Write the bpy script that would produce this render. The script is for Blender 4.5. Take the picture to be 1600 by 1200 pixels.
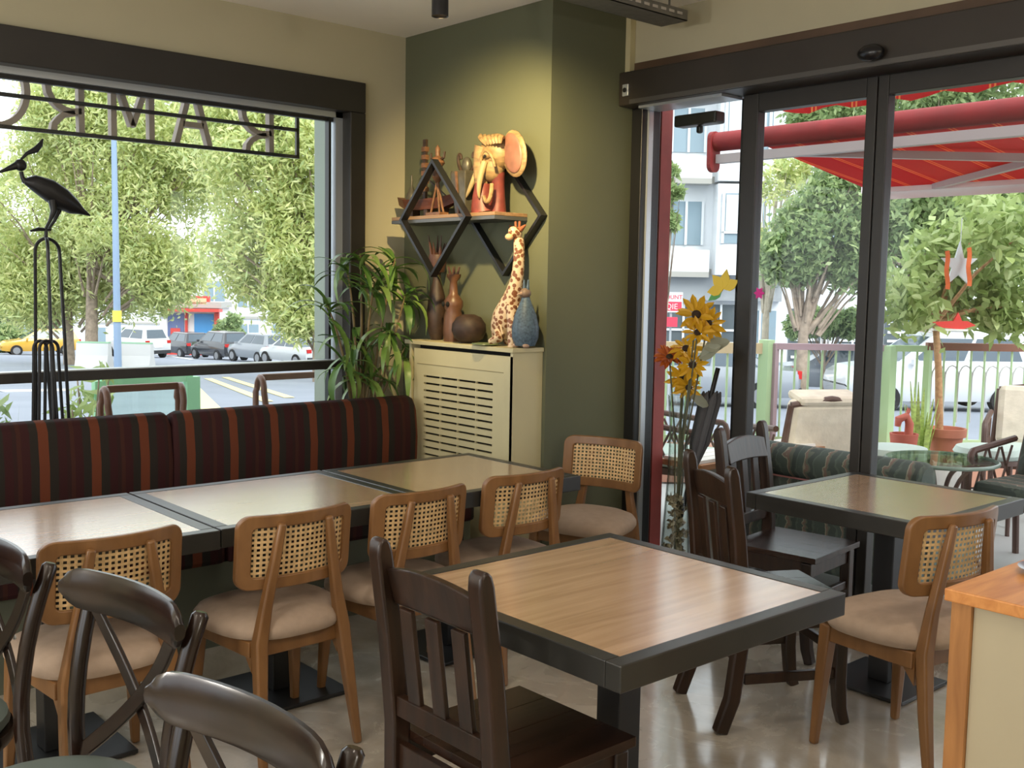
import bpy, math, random
import numpy as np
from mathutils import Vector, Matrix, Euler

for o in list(bpy.data.objects): bpy.data.objects.remove(o)
S = bpy.context.scene
COL = S.collection
PI = math.pi
rnd = random.Random(7)

# ------------------------------------------------------------------ camera
CAM = np.array([0.0, 0.0, 1.55])
FPX = 1662.7
_yaw, _pit, _rol = math.radians(48.514), math.radians(5.366), math.radians(0.9815)
_F = np.array([math.cos(_yaw)*math.cos(_pit), math.sin(_yaw)*math.cos(_pit), -math.sin(_pit)])
_R = np.cross(_F, [0, 0, 1]); _R /= np.linalg.norm(_R); _U = np.cross(_R, _F)
_R, _U = math.cos(_rol)*_R+math.sin(_rol)*_U, -math.sin(_rol)*_R+math.cos(_rol)*_U
cd = bpy.data.cameras.new('camera'); cam = bpy.data.objects.new('camera', cd); COL.objects.link(cam)
cd.sensor_width = 36; cd.sensor_fit = 'HORIZONTAL'; cd.lens = 36*FPX/1600; cd.clip_end = 600; cd.clip_start = 0.05
M = Matrix.Identity(4)
for i in range(3):
    M[i][0] = _R[i]; M[i][1] = _U[i]; M[i][2] = -_F[i]; M[i][3] = CAM[i]
cam.matrix_world = M
S.camera = cam

# ------------------------------------------------------------------ sky, exposure
w = bpy.data.worlds.new('sky'); S.world = w; w.use_nodes = True
bg = w.node_tree.nodes['Background']
bg.inputs[0].default_value = (0.93, 0.97, 1.0, 1); bg.inputs[1].default_value = 2.6
S.view_settings.view_transform = 'Standard'; S.view_settings.look = 'None'
S.view_settings.exposure = 0.0; S.view_settings.gamma = 1.0; S.view_settings.use_curve_mapping = False

def lamp(kind, name, loc, target, energy, col, size=0.1, spot=60, blend=0.6):
    l = bpy.data.lights.new(name, kind); l.energy = energy; l.color = col
    if kind == 'AREA': l.shape = 'DISK'; l.size = size
    elif kind == 'SUN': l.angle = size
    else: l.shadow_soft_size = size
    if kind == 'SPOT': l.spot_size = math.radians(spot); l.spot_blend = blend
    o = bpy.data.objects.new(name, l); COL.objects.link(o); o.location = loc
    d = Vector(target)-Vector(loc); o.rotation_euler = d.to_track_quat('-Z', 'Y').to_euler()
    return o
lamp('SUN', 'hazy_sun', (0, -30, 30), (3, 0, 0), 2.6, (1, 0.97, 0.9), size=0.5)
# track spotlights of the room (ceiling track behind and above the viewer)
for lx, ly, tx, ty, e in ((0.9, 0.2, 1.7, 2.2, 45), (2.9, 0.5, 3.1, 1.6, 50), (-0.6, 1.6, 0.8, 2.7, 20), (1.6, 1.9, 2.0, 1.9, 24)):
    lamp('SPOT', 'ceiling_spot', (lx, ly, 2.78), (tx, ty, 0.6), e, (1.0, 0.88, 0.74), size=0.12, spot=84, blend=1.0)

# fill lights added to brighten ceiling and walls, behind and left of the viewer
for lx, ly, e in ((-1.8, 3.3, 95), (-1.8, 1.2, 85), (1.8, -1.9, 55)):
    lamp('POINT', 'room_fill', (lx, ly, 1.9), (lx, ly, 0), e, (1.0, 0.94, 0.85), size=0.09)

# ------------------------------------------------------------------ pixel -> world (photo measured in 1600x1200)
def ray(x, y): return _F+_R*(x-800)/FPX-_U*(y-600)/FPX
def P(x, y, D): return Vector(CAM+D*ray(x, y))
def onx(x, y, X): d = ray(x, y); return Vector(CAM+d*X/d[0])
def ony(x, y, Y): d = ray(x, y); return Vector(CAM+d*Y/d[1])
def onz(x, y, z): d = ray(x, y); return Vector(CAM+d*(z-CAM[2])/d[2])

# ------------------------------------------------------------------ materials
def lin(r, g, b):
    f = lambda c: (c/255/12.92) if c/255 <= 0.04045 else ((c/255+0.055)/1.055)**2.4
    return (f(r), f(g), f(b), 1)
MATS = {}
def newmat(name):
    m = bpy.data.materials.new(name); m.use_nodes = True
    nt = m.node_tree; b = nt.nodes['Principled BSDF']; MATS[name] = m
    return m, nt, b
def N(nt, t, **kw):
    n = nt.nodes.new(t)
    for k, v in kw.items(): setattr(n, k, v)
    return n
def mapping(nt, scale, coord='Object'):
    tc = N(nt, 'ShaderNodeTexCoord'); mp = N(nt, 'ShaderNodeMapping'); mp.inputs['Scale'].default_value = scale
    nt.links.new(tc.outputs[coord], mp.inputs[0]); return mp
def ramp(nt, stops, interp='LINEAR'):
    r = N(nt, 'ShaderNodeValToRGB'); cr = r.color_ramp; cr.interpolation = interp
    while len(cr.elements) < len(stops): cr.elements.new(0.5)
    for e, (p, c) in zip(cr.elements, stops): e.position = p; e.color = c
    return r
def plain(name, c, rough=0.5, metal=0.0, vary=0.0, scale=8, bump=0.0, spec=0.5, coat=0.0, stretch=(1, 1, 1), bscale=None):
    m, nt, b = newmat(name)
    b.inputs['Roughness'].default_value = rough; b.inputs['Metallic'].default_value = metal
    b.inputs['Specular IOR Level'].default_value = spec; b.inputs['Coat Weight'].default_value = coat
    if vary or bump:
        mp = mapping(nt, tuple(scale*s for s in stretch)); nz = N(nt, 'ShaderNodeTexNoise'); nz.inputs['Scale'].default_value = 1; nz.inputs['Detail'].default_value = 5
        nt.links.new(mp.outputs[0], nz.inputs[0])
        lo = tuple(max(0, x*(1-vary)) for x in c[:3])+(1,); hi = tuple(min(1, x*(1+vary)) for x in c[:3])+(1,)
        r = ramp(nt, [(0.3, lo), (0.7, hi)]); nt.links.new(nz.outputs[0], r.inputs[0]); nt.links.new(r.outputs[0], b.inputs['Base Color'])
        if bump:
            src = nz
            if bscale:
                mp2 = mapping(nt, (bscale,)*3); src = N(nt, 'ShaderNodeTexNoise'); src.inputs['Scale'].default_value = 1; nt.links.new(mp2.outputs[0], src.inputs[0])
            bp = N(nt, 'ShaderNodeBump'); bp.inputs['Strength'].default_value = bump; bp.inputs['Distance'].default_value = 0.004
            nt.links.new(src.outputs[0], bp.inputs['Height']); nt.links.new(bp.outputs[0], b.inputs['Normal'])
    else: b.inputs['Base Color'].default_value = c
    return m
def wood(name, dark, light, rough=0.4, scale=(3, 40, 40), coat=0.0, bump=0.05, coord='Object'):
    m, nt, b = newmat(name); mp = mapping(nt, scale, coord)
    n1 = N(nt, 'ShaderNodeTexNoise'); n1.inputs['Scale'].default_value = 1; n1.inputs['Detail'].default_value = 6; n1.inputs['Distortion'].default_value = 0.6
    nt.links.new(mp.outputs[0], n1.inputs[0])
    r = ramp(nt, [(0.28, dark), (0.5, tuple((a+c)/2 for a, c in zip(dark, light))), (0.72, light)])
    nt.links.new(n1.outputs[0], r.inputs[0]); nt.links.new(r.outputs[0], b.inputs['Base Color'])
    b.inputs['Roughness'].default_value = rough; b.inputs['Coat Weight'].default_value = coat; b.inputs['Coat Roughness'].default_value = 0.16; b.inputs['Coat IOR'].default_value = 1.65
    if bump:
        bp = N(nt, 'ShaderNodeBump'); bp.inputs['Strength'].default_value = bump*3; bp.inputs['Distance'].default_value = 0.002
        nt.links.new(n1.outputs[0], bp.inputs['Height']); nt.links.new(bp.outputs[0], b.inputs['Normal'])
    return m
def foliage(name, cols, rough=0.45, trans=0.45):
    m, nt, b = newmat(name)
    g = N(nt, 'ShaderNodeNewGeometry')
    r = ramp(nt, [(i/(len(cols)-1), c) for i, c in enumerate(cols)])
    nt.links.new(g.outputs['Random Per Island'], r.inputs[0]); nt.links.new(r.outputs[0], b.inputs['Base Color'])
    b.inputs['Roughness'].default_value = rough
    t = N(nt, 'ShaderNodeBsdfTranslucent'); mx = N(nt, 'ShaderNodeMixShader'); mx.inputs[0].default_value = trans
    nt.links.new(r.outputs[0], t.inputs[0]); nt.links.new(b.outputs[0], mx.inputs[1]); nt.links.new(t.outputs[0], mx.inputs[2])
    nt.links.new(mx.outputs[0], nt.nodes['Material Output'].inputs[0]); return m
def pane(name, tint=(0.97, 0.99, 0.98, 1), refl=0.06, rough=0.0):
    m, nt, b = newmat(name); nt.nodes.remove(b)
    t = N(nt, 'ShaderNodeBsdfTransparent'); t.inputs[0].default_value = tint
    g = N(nt, 'ShaderNodeBsdfGlossy'); g.inputs['Roughness'].default_value = rough
    lw = N(nt, 'ShaderNodeLayerWeight'); lw.inputs[0].default_value = 0.12
    ml = N(nt, 'ShaderNodeMath', operation='MULTIPLY_ADD'); ml.inputs[1].default_value = 0.5; ml.inputs[2].default_value = refl*0.3
    nt.links.new(lw.outputs['Fresnel'], ml.inputs[0])
    mx = N(nt, 'ShaderNodeMixShader'); nt.links.new(ml.outputs[0], mx.inputs[0])
    nt.links.new(t.outputs[0], mx.inputs[1]); nt.links.new(g.outputs[0], mx.inputs[2]); nt.links.new(mx.outputs[0], nt.nodes['Material Output'].inputs[0])
    return m
def stripes(name, axis, period, stops, rough=0.85, off=0.0, bumpy=True):
    m, nt, b = newmat(name); tc = N(nt, 'ShaderNodeTexCoord'); sp = N(nt, 'ShaderNodeSeparateXYZ'); nt.links.new(tc.outputs['Object'], sp.inputs[0])
    dv = N(nt, 'ShaderNodeMath', operation='MULTIPLY_ADD'); dv.inputs[1].default_value = 1/period; dv.inputs[2].default_value = off
    fr = N(nt, 'ShaderNodeMath', operation='FRACT'); nt.links.new(sp.outputs[axis], dv.inputs[0]); nt.links.new(dv.outputs[0], fr.inputs[0])
    r = ramp(nt, stops, 'CONSTANT'); nt.links.new(fr.outputs[0], r.inputs[0]); nt.links.new(r.outputs[0], b.inputs['Base Color'])
    b.inputs['Roughness'].default_value = rough; b.inputs['Sheen Weight'].default_value = 0.0; b.inputs['Specular IOR Level'].default_value = 0.25
    return m

CANEWOOD = wood('honey_wood', lin(114, 78, 44), lin(140, 100, 60), 0.36, (14, 14, 3))
CANE = plain('cane', lin(206, 172, 122), 0.6, vary=0.25, scale=60)
TAUPE = plain('taupe_fabric', lin(172, 150, 130), 0.9, vary=0.06, scale=30, bump=0.25, bscale=500)
DARKWOOD = wood('walnut_stain', lin(27, 16, 10), lin(55, 35, 23), 0.32, (30, 30, 3.5), bump=0.08)
DARKSEAT = wood('walnut_seat', lin(30, 18, 12), lin(56, 35, 24), 0.26, (30, 4, 30), bump=0.06)
MAHOG = wood('mahogany', lin(22, 13, 9), lin(38, 24, 17), 0.24, (20, 20, 3), bump=0.0, coat=0.1)
SEATPAD = plain('grey_green_pad', lin(88, 98, 92), 0.5)
TOPWOOD = wood('oak_laminate', lin(164, 130, 98), lin(196, 162, 128), 0.26, (2.2, 34, 20), bump=0.02, coat=1.0)
TOPFRAME = plain('charcoal_metal', lin(44, 43, 40), 0.32, metal=0.0, vary=0.08, scale=20)
BLACKMET = plain('black_metal', lin(24, 24, 25), 0.4)
FRAMEBLK = plain('dark_anodised', lin(44, 41, 38), 0.42, vary=0.1, scale=6)
ALU = plain('aluminium', lin(190, 196, 202), 0.35, metal=0.6)
WALLBEIGE = plain('beige_paint', lin(182, 175, 148), 0.85, vary=0.03, scale=3, bump=0.05, bscale=120)
WALLGREEN = plain('sage_paint', lin(95, 98, 76), 0.8, vary=0.03, scale=3, bump=0.05, bscale=120)
CEILW = plain('ceiling_paint', lin(246, 241, 234), 0.9, vary=0.02, scale=3)
CREAM = plain('cream_paint', lin(198, 188, 148), 0.55, vary=0.04, scale=5)
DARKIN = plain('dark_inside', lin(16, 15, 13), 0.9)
GLASS = pane('window_glass', (0.96, 0.98, 0.98, 1), 0.05)
CLEAR = pane('clear_glass', (0.93, 0.96, 0.95, 1), 0.3)
BENCHBASE = plain('olive_base', lin(92, 94, 78), 0.7)
b1, b2, b3, b4, b5 = lin(50, 20, 21), lin(38, 33, 28), lin(98, 50, 30), lin(60, 30, 23), lin(44, 24, 22)
BENCHFAB = stripes('striped_fabric', 0, 0.215, [(0, b3), (0.19, b2), (0.36, b1), (0.52, b5), (0.6, b4), (0.68, b1), (0.84, b2)], 0.8, off=0.35)

# ------------------------------------------------------------------ mesh helpers
class MB:
    def __init__(s): s.v = []; s.f = []
    def add(s, V, Fs):
        n = len(s.v); s.v += [tuple(p) for p in V]; s.f += [tuple(i+n for i in f) for f in Fs]; return s
    def box(s, c, d, rot=None):
        hx, hy, hz = d[0]/2, d[1]/2, d[2]/2; c = Vector(c)
        V = [Vector((x, y, z)) for z in (-hz, hz) for y in (-hy, hy) for x in (-hx, hx)]
        if rot is not None: m = Euler(rot).to_matrix(); V = [m @ p for p in V]
        return s.add([p+c for p in V], [(0, 2, 3, 1), (4, 5, 7, 6), (0, 1, 5, 4), (2, 6, 7, 3), (0, 4, 6, 2), (1, 3, 7, 5)])
    def span(s, a, b): # box from corner to corner
        a = Vector(a); b = Vector(b); return s.box((a+b)/2, (abs(b.x-a.x), abs(b.y-a.y), abs(b.z-a.z)))
    def bar(s, p0, p1, w0, h0, w1=None, h1=None, up=(0, 0, 1)):
        p0 = Vector(p0); p1 = Vector(p1); d = (p1-p0).normalized(); u = Vector(up)
        if abs(d.dot(u)) > 0.98: u = Vector((0, 1, 0))
        x = d.cross(u).normalized(); y = x.cross(d)
        w1 = w0 if w1 is None else w1; h1 = h0 if h1 is None else h1; V = []
        for p, ww, hh in ((p0, w0, h0), (p1, w1, h1)):
            V += [p-x*ww/2-y*hh/2, p+x*ww/2-y*hh/2, p+x*ww/2+y*hh/2, p-x*ww/2+y*hh/2]
        return s.add(V, [(0, 1, 2, 3), (7, 6, 5, 4), (0, 4, 5, 1), (1, 5, 6, 2), (2, 6, 7, 3), (3, 7, 4, 0)])
    def path(s, pts, w, h, up=(0, 0, 1), closed=False): # rectangular section swept
        pts = [Vector(p) for p in pts]; n = len(pts); V = []; u = Vector(up)
        for i, p in enumerate(pts):
            a = pts[i-1] if (i > 0 or closed) else p; b = pts[(i+1) % n] if (i < n-1 or closed) else p
            d = (b-a).normalized(); x = d.cross(u)
            x = x.normalized() if x.length > 1e-4 else Vector((1, 0, 0)); y = x.cross(d)
            ww = w[i] if hasattr(w, '__len__') else w; hh = h[i] if hasattr(h, '__len__') else h
            V += [p-x*ww/2-y*hh/2, p+x*ww/2-y*hh/2, p+x*ww/2+y*hh/2, p-x*ww/2+y*hh/2]
        Fs = []
        for i in range(n if closed else n-1):
            j = (i+1) % n
            for k in range(4): Fs.append((4*i+k, 4*i+(k+1) % 4, 4*j+(k+1) % 4, 4*j+k))
        if not closed: Fs += [(3, 2, 1, 0), (4*n-4, 4*n-3, 4*n-2, 4*n-1)]
        return s.add(V, Fs)
    def tube(s, pts, r, n=10, cap=True, closed=False):
        pts = [Vector(p) for p in pts]; m = len(pts); V = []; prev = None
        for i, p in enumerate(pts):
            a = pts[i-1] if (i > 0 or closed) else p; b = pts[(i+1) % m] if (i < m-1 or closed) else p
            d = (b-a).normalized()
            if prev is None:
                u = Vector((0, 0, 1)) if abs(d.z) < 0.9 else Vector((0, 1, 0)); x = d.cross(u).normalized()
            else: x = (prev-d*prev.dot(d)).normalized()
            prev = x; y = d.cross(x); rr = r[i] if hasattr(r, '__len__') else r
            V += [p+(x*math.cos(t)+y*math.sin(t))*rr for t in (2*PI*k/n for k in range(n))]
        Fs = []
        for i in range(m if closed else m-1):
            j = (i+1) % m
            for k in range(n): Fs.append((i*n+k, i*n+(k+1) % n, j*n+(k+1) % n, j*n+k))
        if cap and not closed: Fs += [tuple(range(n-1, -1, -1)), tuple(range((m-1)*n, m*n))]
        return s.add(V, Fs)
    def lathe(s, prof, c=(0, 0, 0), n=24, sx=1, sy=1):
        c = Vector(c); m = len(prof); V = [c+Vector((r*math.cos(2*PI*k/n)*sx, r*math.sin(2*PI*k/n)*sy, z)) for r, z in prof for k in range(n)]
        Fs = [(i*n+k, i*n+(k+1) % n, (i+1)*n+(k+1) % n, (i+1)*n+k) for i in range(m-1) for k in range(n)]
        if prof[0][0] > 1e-5: Fs.append(tuple(range(n-1, -1, -1)))
        if prof[-1][0] > 1e-5: Fs.append(tuple(range((m-1)*n, m*n)))
        return s.add(V, Fs)
    def ell(s, c, r, rot=None, nu=16, nv=10):
        c = Vector(c); m = Euler(rot).to_matrix() if rot is not None else Matrix.Identity(3); V = []
        for i in range(nv+1):
            t = PI*i/nv; rr = max(math.sin(t), 1e-3)
            for k in range(nu): V.append(c+m @ Vector((r[0]*rr*math.cos(2*PI*k/nu), r[1]*rr*math.sin(2*PI*k/nu), -r[2]*math.cos(t))))
        return s.add(V, [(i*nu+k, i*nu+(k+1) % nu, (i+1)*nu+(k+1) % nu, (i+1)*nu+k) for i in range(nv) for k in range(nu)])
    def prism(s, poly, fn0, fn1): # poly of (u,v); fn map to 3D for two faces
        n = len(poly); V = [fn0(*p) for p in poly]+[fn1(*p) for p in poly]
        return s.add(V, [tuple(range(n-1, -1, -1)), tuple(range(n, 2*n))]+[(i, (i+1) % n, n+(i+1) % n, n+i) for i in range(n)])
    def mesh(s, name, smooth=False):
        m = bpy.data.meshes.new(name); m.from_pydata([tuple(v) for v in s.v], [], s.f)
        import bmesh as bmm
        bb = bmm.new(); bb.from_mesh(m); bmm.ops.recalc_face_normals(bb, faces=bb.faces); bb.to_mesh(m); bb.free()
        if smooth:
            m.polygons.foreach_set('use_smooth', [True]*len(m.polygons))
            try: m.set_sharp_from_angle(angle=math.radians(40))
            except Exception: pass
        return m
    def build(s, name, mat, parent=None, smooth=False, bevel=0, loc=None):
        o = bpy.data.objects.new(name, s.mesh(name, smooth)); COL.objects.link(o); o.data.materials.append(mat)
        if parent is not None: o.parent = parent
        if loc is not None: o.location = loc
        if bevel:
            md = o.modifiers.new('bevel', 'BEVEL'); md.width = bevel; md.segments = 2; md.limit_method = 'ANGLE'; md.angle_limit = math.radians(50)
        return o
def tag(o, label=None, cat=None, group=None, kind=None):
    if label: o['label'] = label
    if cat: o['category'] = cat
    if group: o['group'] = group
    if kind: o['kind'] = kind
    return o
def thing(name, label, cat, loc=(0, 0, 0), rz=0, group=None, kind=None):
    o = bpy.data.objects.new(name, None); COL.objects.link(o); o.empty_display_size = 0.1
    o.location = loc; o.rotation_euler = (0, 0, rz); return tag(o, label, cat, group, kind)
def inst(src_mesh, name, parent, mat4=None):
    o = bpy.data.objects.new(name, src_mesh); COL.objects.link(o); o.parent = parent
    if mat4 is not None: o.matrix_local = mat4
    return o
KIDS = {}
def copy_tree(o, parent=None):
    c = o.copy(); COL.objects.link(c); c.parent = parent
    for ch in [x for x in bpy.data.objects if x.parent == o]: copy_tree(ch, c)
    return c
def quads(name, Q, mat, parent):  # Q (n,4,3) numpy
    n = len(Q); m = bpy.data.meshes.new(name); m.vertices.add(4*n); m.vertices.foreach_set('co', Q.reshape(-1).astype(np.float32))
    m.loops.add(4*n); m.loops.foreach_set('vertex_index', np.arange(4*n, dtype=np.int32))
    m.polygons.add(n); m.polygons.foreach_set('loop_start', np.arange(0, 4*n, 4, dtype=np.int32))
    m.update(); m.validate(); m.materials.append(mat)
    o = bpy.data.objects.new(name, m); COL.objects.link(o); o.parent = parent; return o
def arc(c, r, a0, a1, n, ax='xz'):
    out = []
    for i in range(n+1):
        t = a0+(a1-a0)*i/n; u, v = r*math.cos(t), r*math.sin(t)
        out.append(Vector(c)+(Vector((u, 0, v)) if ax == 'xz' else Vector((0, u, v)) if ax == 'yz' else Vector((u, v, 0))))
    return out
def bez(p, n=10):
    p = [Vector(q) for q in p]; out = []
    for i in range(n+1):
        t = i/n; q = p
        while len(q) > 1: q = [q[k].lerp(q[k+1], t) for k in range(len(q)-1)]
        out.append(q[0])
    return out
def rrect(w, h, r, n=5):
    out = []
    for cx, cy, a in ((w/2-r, h/2-r, 0), (-w/2+r, h/2-r, PI/2), (-w/2+r, -h/2+r, PI), (w/2-r, -h/2+r, 1.5*PI)):
        out += [(cx+r*math.cos(a+PI/2*i/n), cy+r*math.sin(a+PI/2*i/n)) for i in range(n+1)]
    return out
#@@STRUCT
# ================================================================== room shell
XS, YW, YC, ZC, XD = 3.64, 5.08, 3.864, 2.936, 4.20
# floor: mottled grey-beige polished screed
m, nt, b = newmat('screed_floor'); mp = mapping(nt, (1.3, 1.3, 1.3))
n1 = N(nt, 'ShaderNodeTexNoise'); n1.inputs['Scale'].default_value = 1.6; n1.inputs['Detail'].default_value = 9; n1.inputs['Roughness'].default_value = 0.65; n1.inputs['Distortion'].default_value = 1.2
nt.links.new(mp.outputs[0], n1.inputs[0])
rr = ramp(nt, [(0.3, lin(160, 150, 134)), (0.5, lin(184, 175, 160)), (0.7, lin(200, 192, 177))]); nt.links.new(n1.outputs[0], rr.inputs[0]); nt.links.new(rr.outputs[0], b.inputs['Base Color'])
r2 = ramp(nt, [(0.3, (0.2,)*3+(1,)), (0.7, (0.32,)*3+(1,))]); nt.links.new(n1.outputs[0], r2.inputs[0]); nt.links.new(r2.outputs[0], b.inputs['Roughness'])
FLOORM = m
b.inputs['Coat Weight'].default_value = 1.0; b.inputs['Coat Roughness'].default_value = 0.12; b.inputs['Coat IOR'].default_value = 1.6
mp2 = mapping(nt, (14, 14, 14)); n2 = N(nt, 'ShaderNodeTexNoise'); n2.inputs['Scale'].default_value = 1; n2.inputs['Detail'].default_value = 4; nt.links.new(mp2.outputs[0], n2.inputs[0]); bpn = N(nt, 'ShaderNodeBump'); bpn.inputs['Strength'].default_value = 0.12; bpn.inputs['Distance'].default_value = 0.004; nt.links.new(n2.outputs[0], bpn.inputs['Height']); nt.links.new(bpn.outputs[0], b.inputs['Coat Normal'])
def struct(o, label): return tag(o, label, None, None, 'structure')
struct(MB().span((-3, -3, -0.2), (4.45, YW, 0)).build('floor', FLOORM), 'polished grey beige screed floor of the cafe')
struct(MB().span((-3, -3, ZC), (4.45, YW+0.3, ZC+0.2)).build('ceiling', CEILW), 'off white painted ceiling')
WX0, WX1, WZ0, WZ1 = -1.2, 3.35, 0.42, 2.64
wl = MB(); wl.span((-3, YW, WZ1), (XS, YW+0.2, ZC)); wl.span((WX1, YW, 0), (XS, YW+0.2, WZ1)); wl.span((-3, YW, 0), (WX1, YW+0.2, WZ0)); wl.span((-3, YW, WZ0), (WX0, YW+0.2, WZ1))
struct(wl.build('wall_left', WALLBEIGE), 'beige wall around the big street window')
pier = MB().span((3.295, YW+0.2, -0.2), (3.9, YW+0.42, 3.2))
struct(pier.build('wall_outer', plain('pier_render', lin(150, 160, 148), 0.8)), 'grey green outer pier beside the street window')
struct(MB().span((XS, YC, 0), (4.45, YW+0.2, ZC)).build('wall_corner', WALLGREEN), 'sage green corner column behind the diamond shelf')
struct(MB().span((XD, 0.2, 2.66), (4.45, YC, ZC)).build('wall_right', WALLBEIGE), 'beige wall strip above the sliding door header')
struct(MB().span((XD, -3, 0), (4.45, 0.2, ZC)).build('wall_right', WALLBEIGE), 'beige wall beyond the right end of the sliding door')
bw = MB().span((-3, -3, 0), (4.45, -2.8, ZC))
struct(bw.build('wall_back', WALLBEIGE), 'plain beige wall behind the viewer')
sw = MB(); sw.span((-3, -2.8, 0), (-2.8, YW, 0.7)); sw.span((-3, -2.8, 2.6), (-2.8, YW, ZC)); sw.span((-3, -2.8, 0.7), (-2.8, -2.0, 2.6)); sw.span((-3, 4.3, 0.7), (-2.8, YW, 2.6)); sw.span((-3, 1.0, 0.7), (-2.8, 1.3, 2.6))  # unseen wall; openings added so daylight reaches the door wall
struct(sw.build('wall_side', WALLBEIGE), 'beige wall at the far left of the cafe with two wide openings added to let daylight in')

# ------------------------------------------------ street window
wn = thing('window_1', 'large street window with thick dark frame and low cross bar', None, (0, YW, 0), 0, kind='structure')
f = MB(); yf = -0.035
f.span((WX0, yf, WZ1-0.165), (WX1, 0.06, WZ1)); f.span((3.25, yf, WZ0), (WX1, 0.06, WZ1-0.165)); f.span((WX0, yf, WZ0), (3.25, 0.06, WZ0+0.12))
f.build('window_frame', FRAMEBLK, wn, bevel=0.006)
f = MB(); f.span((WX0, 0.045, WZ1-0.195), (3.25, 0.09, WZ1-0.165)); f.span((3.205, 0.045, WZ0+0.1), (3.25, 0.09, WZ1-0.165)); f.build('inner_trim', ALU, wn)
f = MB(); f.span((3.17, 0.06, WZ0+0.1), (3.185, 0.1, WZ1-0.18)); f.span((WX0, 0.07, WZ1-0.215), (3.205, 0.1, WZ1-0.195)); f.build('glazing_bead', BLACKMET, wn)
MB().span((WX0, 0.0, 1.062), (3.25, 0.075, 1.108)).build('cross_bar', FRAMEBLK, wn, bevel=0.003)
MB().span((WX0, 0.0, 1.1085), (3.25, 0.07, 1.114)).build('bar_cap', ALU, wn)
MB().span((WX0, 0.078, 1.085), (3.205, 0.086, WZ1-0.19)).build('pane', GLASS, wn)
MB().span((WX0, 0.078, WZ0+0.08), (3.205, 0.086, 1.085)).build('pane', GLASS, wn)

# ------------------------------------------------ sliding door
dr = thing('door_1', 'dark framed glass sliding door with a deep header', None, (4.3, 0, 0), 0, kind='structure')
HEADM = plain('bronze_header', lin(48, 42, 36), 0.45, vary=0.12, scale=4)
MB().span((-0.18, 0.2, 2.475), (0.1, YC+0.0, 2.645)).build('header', HEADM, dr, bevel=0.006)
MB().span((-0.105, 0.2, 2.6455), (0.1, YC, 2.70)).build('header_cap', plain('brown_cap', lin(92, 70, 52), 0.45, vary=0.3, scale=3), dr, bevel=0.003)
MB().span((-0.187, 0.2, 2.478), (-0.18, YC-0.08, 2.5)).build('header_rail', plain('rail_grey', lin(96, 94, 92), 0.3, metal=0.5), dr)
MB().span((-0.13, 3.24, 2.462), (0.03, 3.77, 2.475)).build('soffit_strip', ALU, dr)
MB().span((-0.075, 3.79, 0), (0.07, YC, 2.475)).build('jamb', BLACKMET, dr, bevel=0.004)
MB().span((-0.035, 3.778, 0), (0.0, 3.79, 2.475)).build('jamb_strip', ALU, dr)
MB().span((-0.01, 3.22, 0.02), (0.0, 3.7775, 2.475)).build('pane', GLASS, dr)
def leaf(y0, y1, x, s0, s1):
    l = MB(); l.span((x-0.03, y1-s1, 0), (x+0.03, y1, 2.47)); l.span((x-0.03, y0, 0), (x+0.03, y0+s0, 2.47)); l.span((x-0.03, y0+s0, 2.385), (x+0.03, y1-s1, 2.47)); l.span((x-0.03, y0+s0, 0), (x+0.03, y1-s1, 0.1))
    o = l.build('door_leaf', FRAMEBLK, dr, bevel=0.004)
    MB().span((x-0.005, y0+s0, 0.1), (x+0.005, y1-s1, 2.385)).build('pane', GLASS, o)
    return o
MB().span((0.035, 3.19, 0), (0.085, 3.245, 2.47)).build('fixed_stile', BLACKMET, dr, bevel=0.004)
leaf(2.485, 3.185, 0.0, 0.05, 0.085); leaf(0.9, 2.48, 0.0, 0.05, 0.05)
d = MB().ell((-0.205, 2.42, 2.53), (0.035, 0.06, 0.035)); d.build('motion_sensor', plain('black_plastic', lin(20, 20, 24), 0.25), dr, smooth=True)
MB().span((-0.192, 3.79, 2.52), (-0.18, 3.83, 2.58)).build('key_switch', ALU, dr, bevel=0.003); MB().lathe([(0.012, 0), (0.012, 0.004)], n=16).build('key_hole', BLACKMET, dr, loc=(-0.194, 3.81, 2.55)).rotation_euler = (0, -PI/2, 0)
t = MB(); t.span((0.02, 3.39, 2.37), (0.1, 3.66, 2.43)); t.span((0.04, 3.5, 2.33), (0.07, 3.53, 2.37)); t.build('outer_sensor', BLACKMET, dr, bevel=0.01)
MB().span((4.16, YC-0.035, 2.60), (4.198, YC-0.002, 2.93)).build('cable_duct', CREAM); bpy.context.view_layer.update()
tag(bpy.data.objects['cable_duct'], 'narrow cream cable duct rising beside the green column', 'cable duct')

# cable tray under the ceiling
GALV = plain('galvanised', lin(120, 118, 112), 0.45, metal=0.5, vary=0.15, scale=25)
ct = thing('cable_tray', 'perforated grey metal cable tray hanging at the ceiling corner', 'cable tray', (0, 3.42, 2.80))
t = MB(); t.span((2.85, -0.08, 0), (4.02, 0.08, 0.004)); t.build('tray_floor', GALV, ct)
for yy in (-0.08, 0.077):
    t = MB(); t.span((2.85, yy, 0.0), (4.02, yy+0.003, 0.05)); t.build('side_flange', GALV, ct)
t = MB()
for i in range(19): t.span((2.9+i*0.058, -0.083, 0.022), (2.935+i*0.058, -0.0805, 0.034))
t.build('perforation', plain('hole_light', lin(186, 180, 170), 0.7), ct)['kind'] = 'stuff'  # holes drawn as solid blocks, pale as if light shows through
for xx in (2.95, 3.4, 3.98): MB().tube([(xx, 0, 0.0), (xx, 0, ZC-2.80)], 0.005, 8).build('hanger_rod', GALV, ct)
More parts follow.
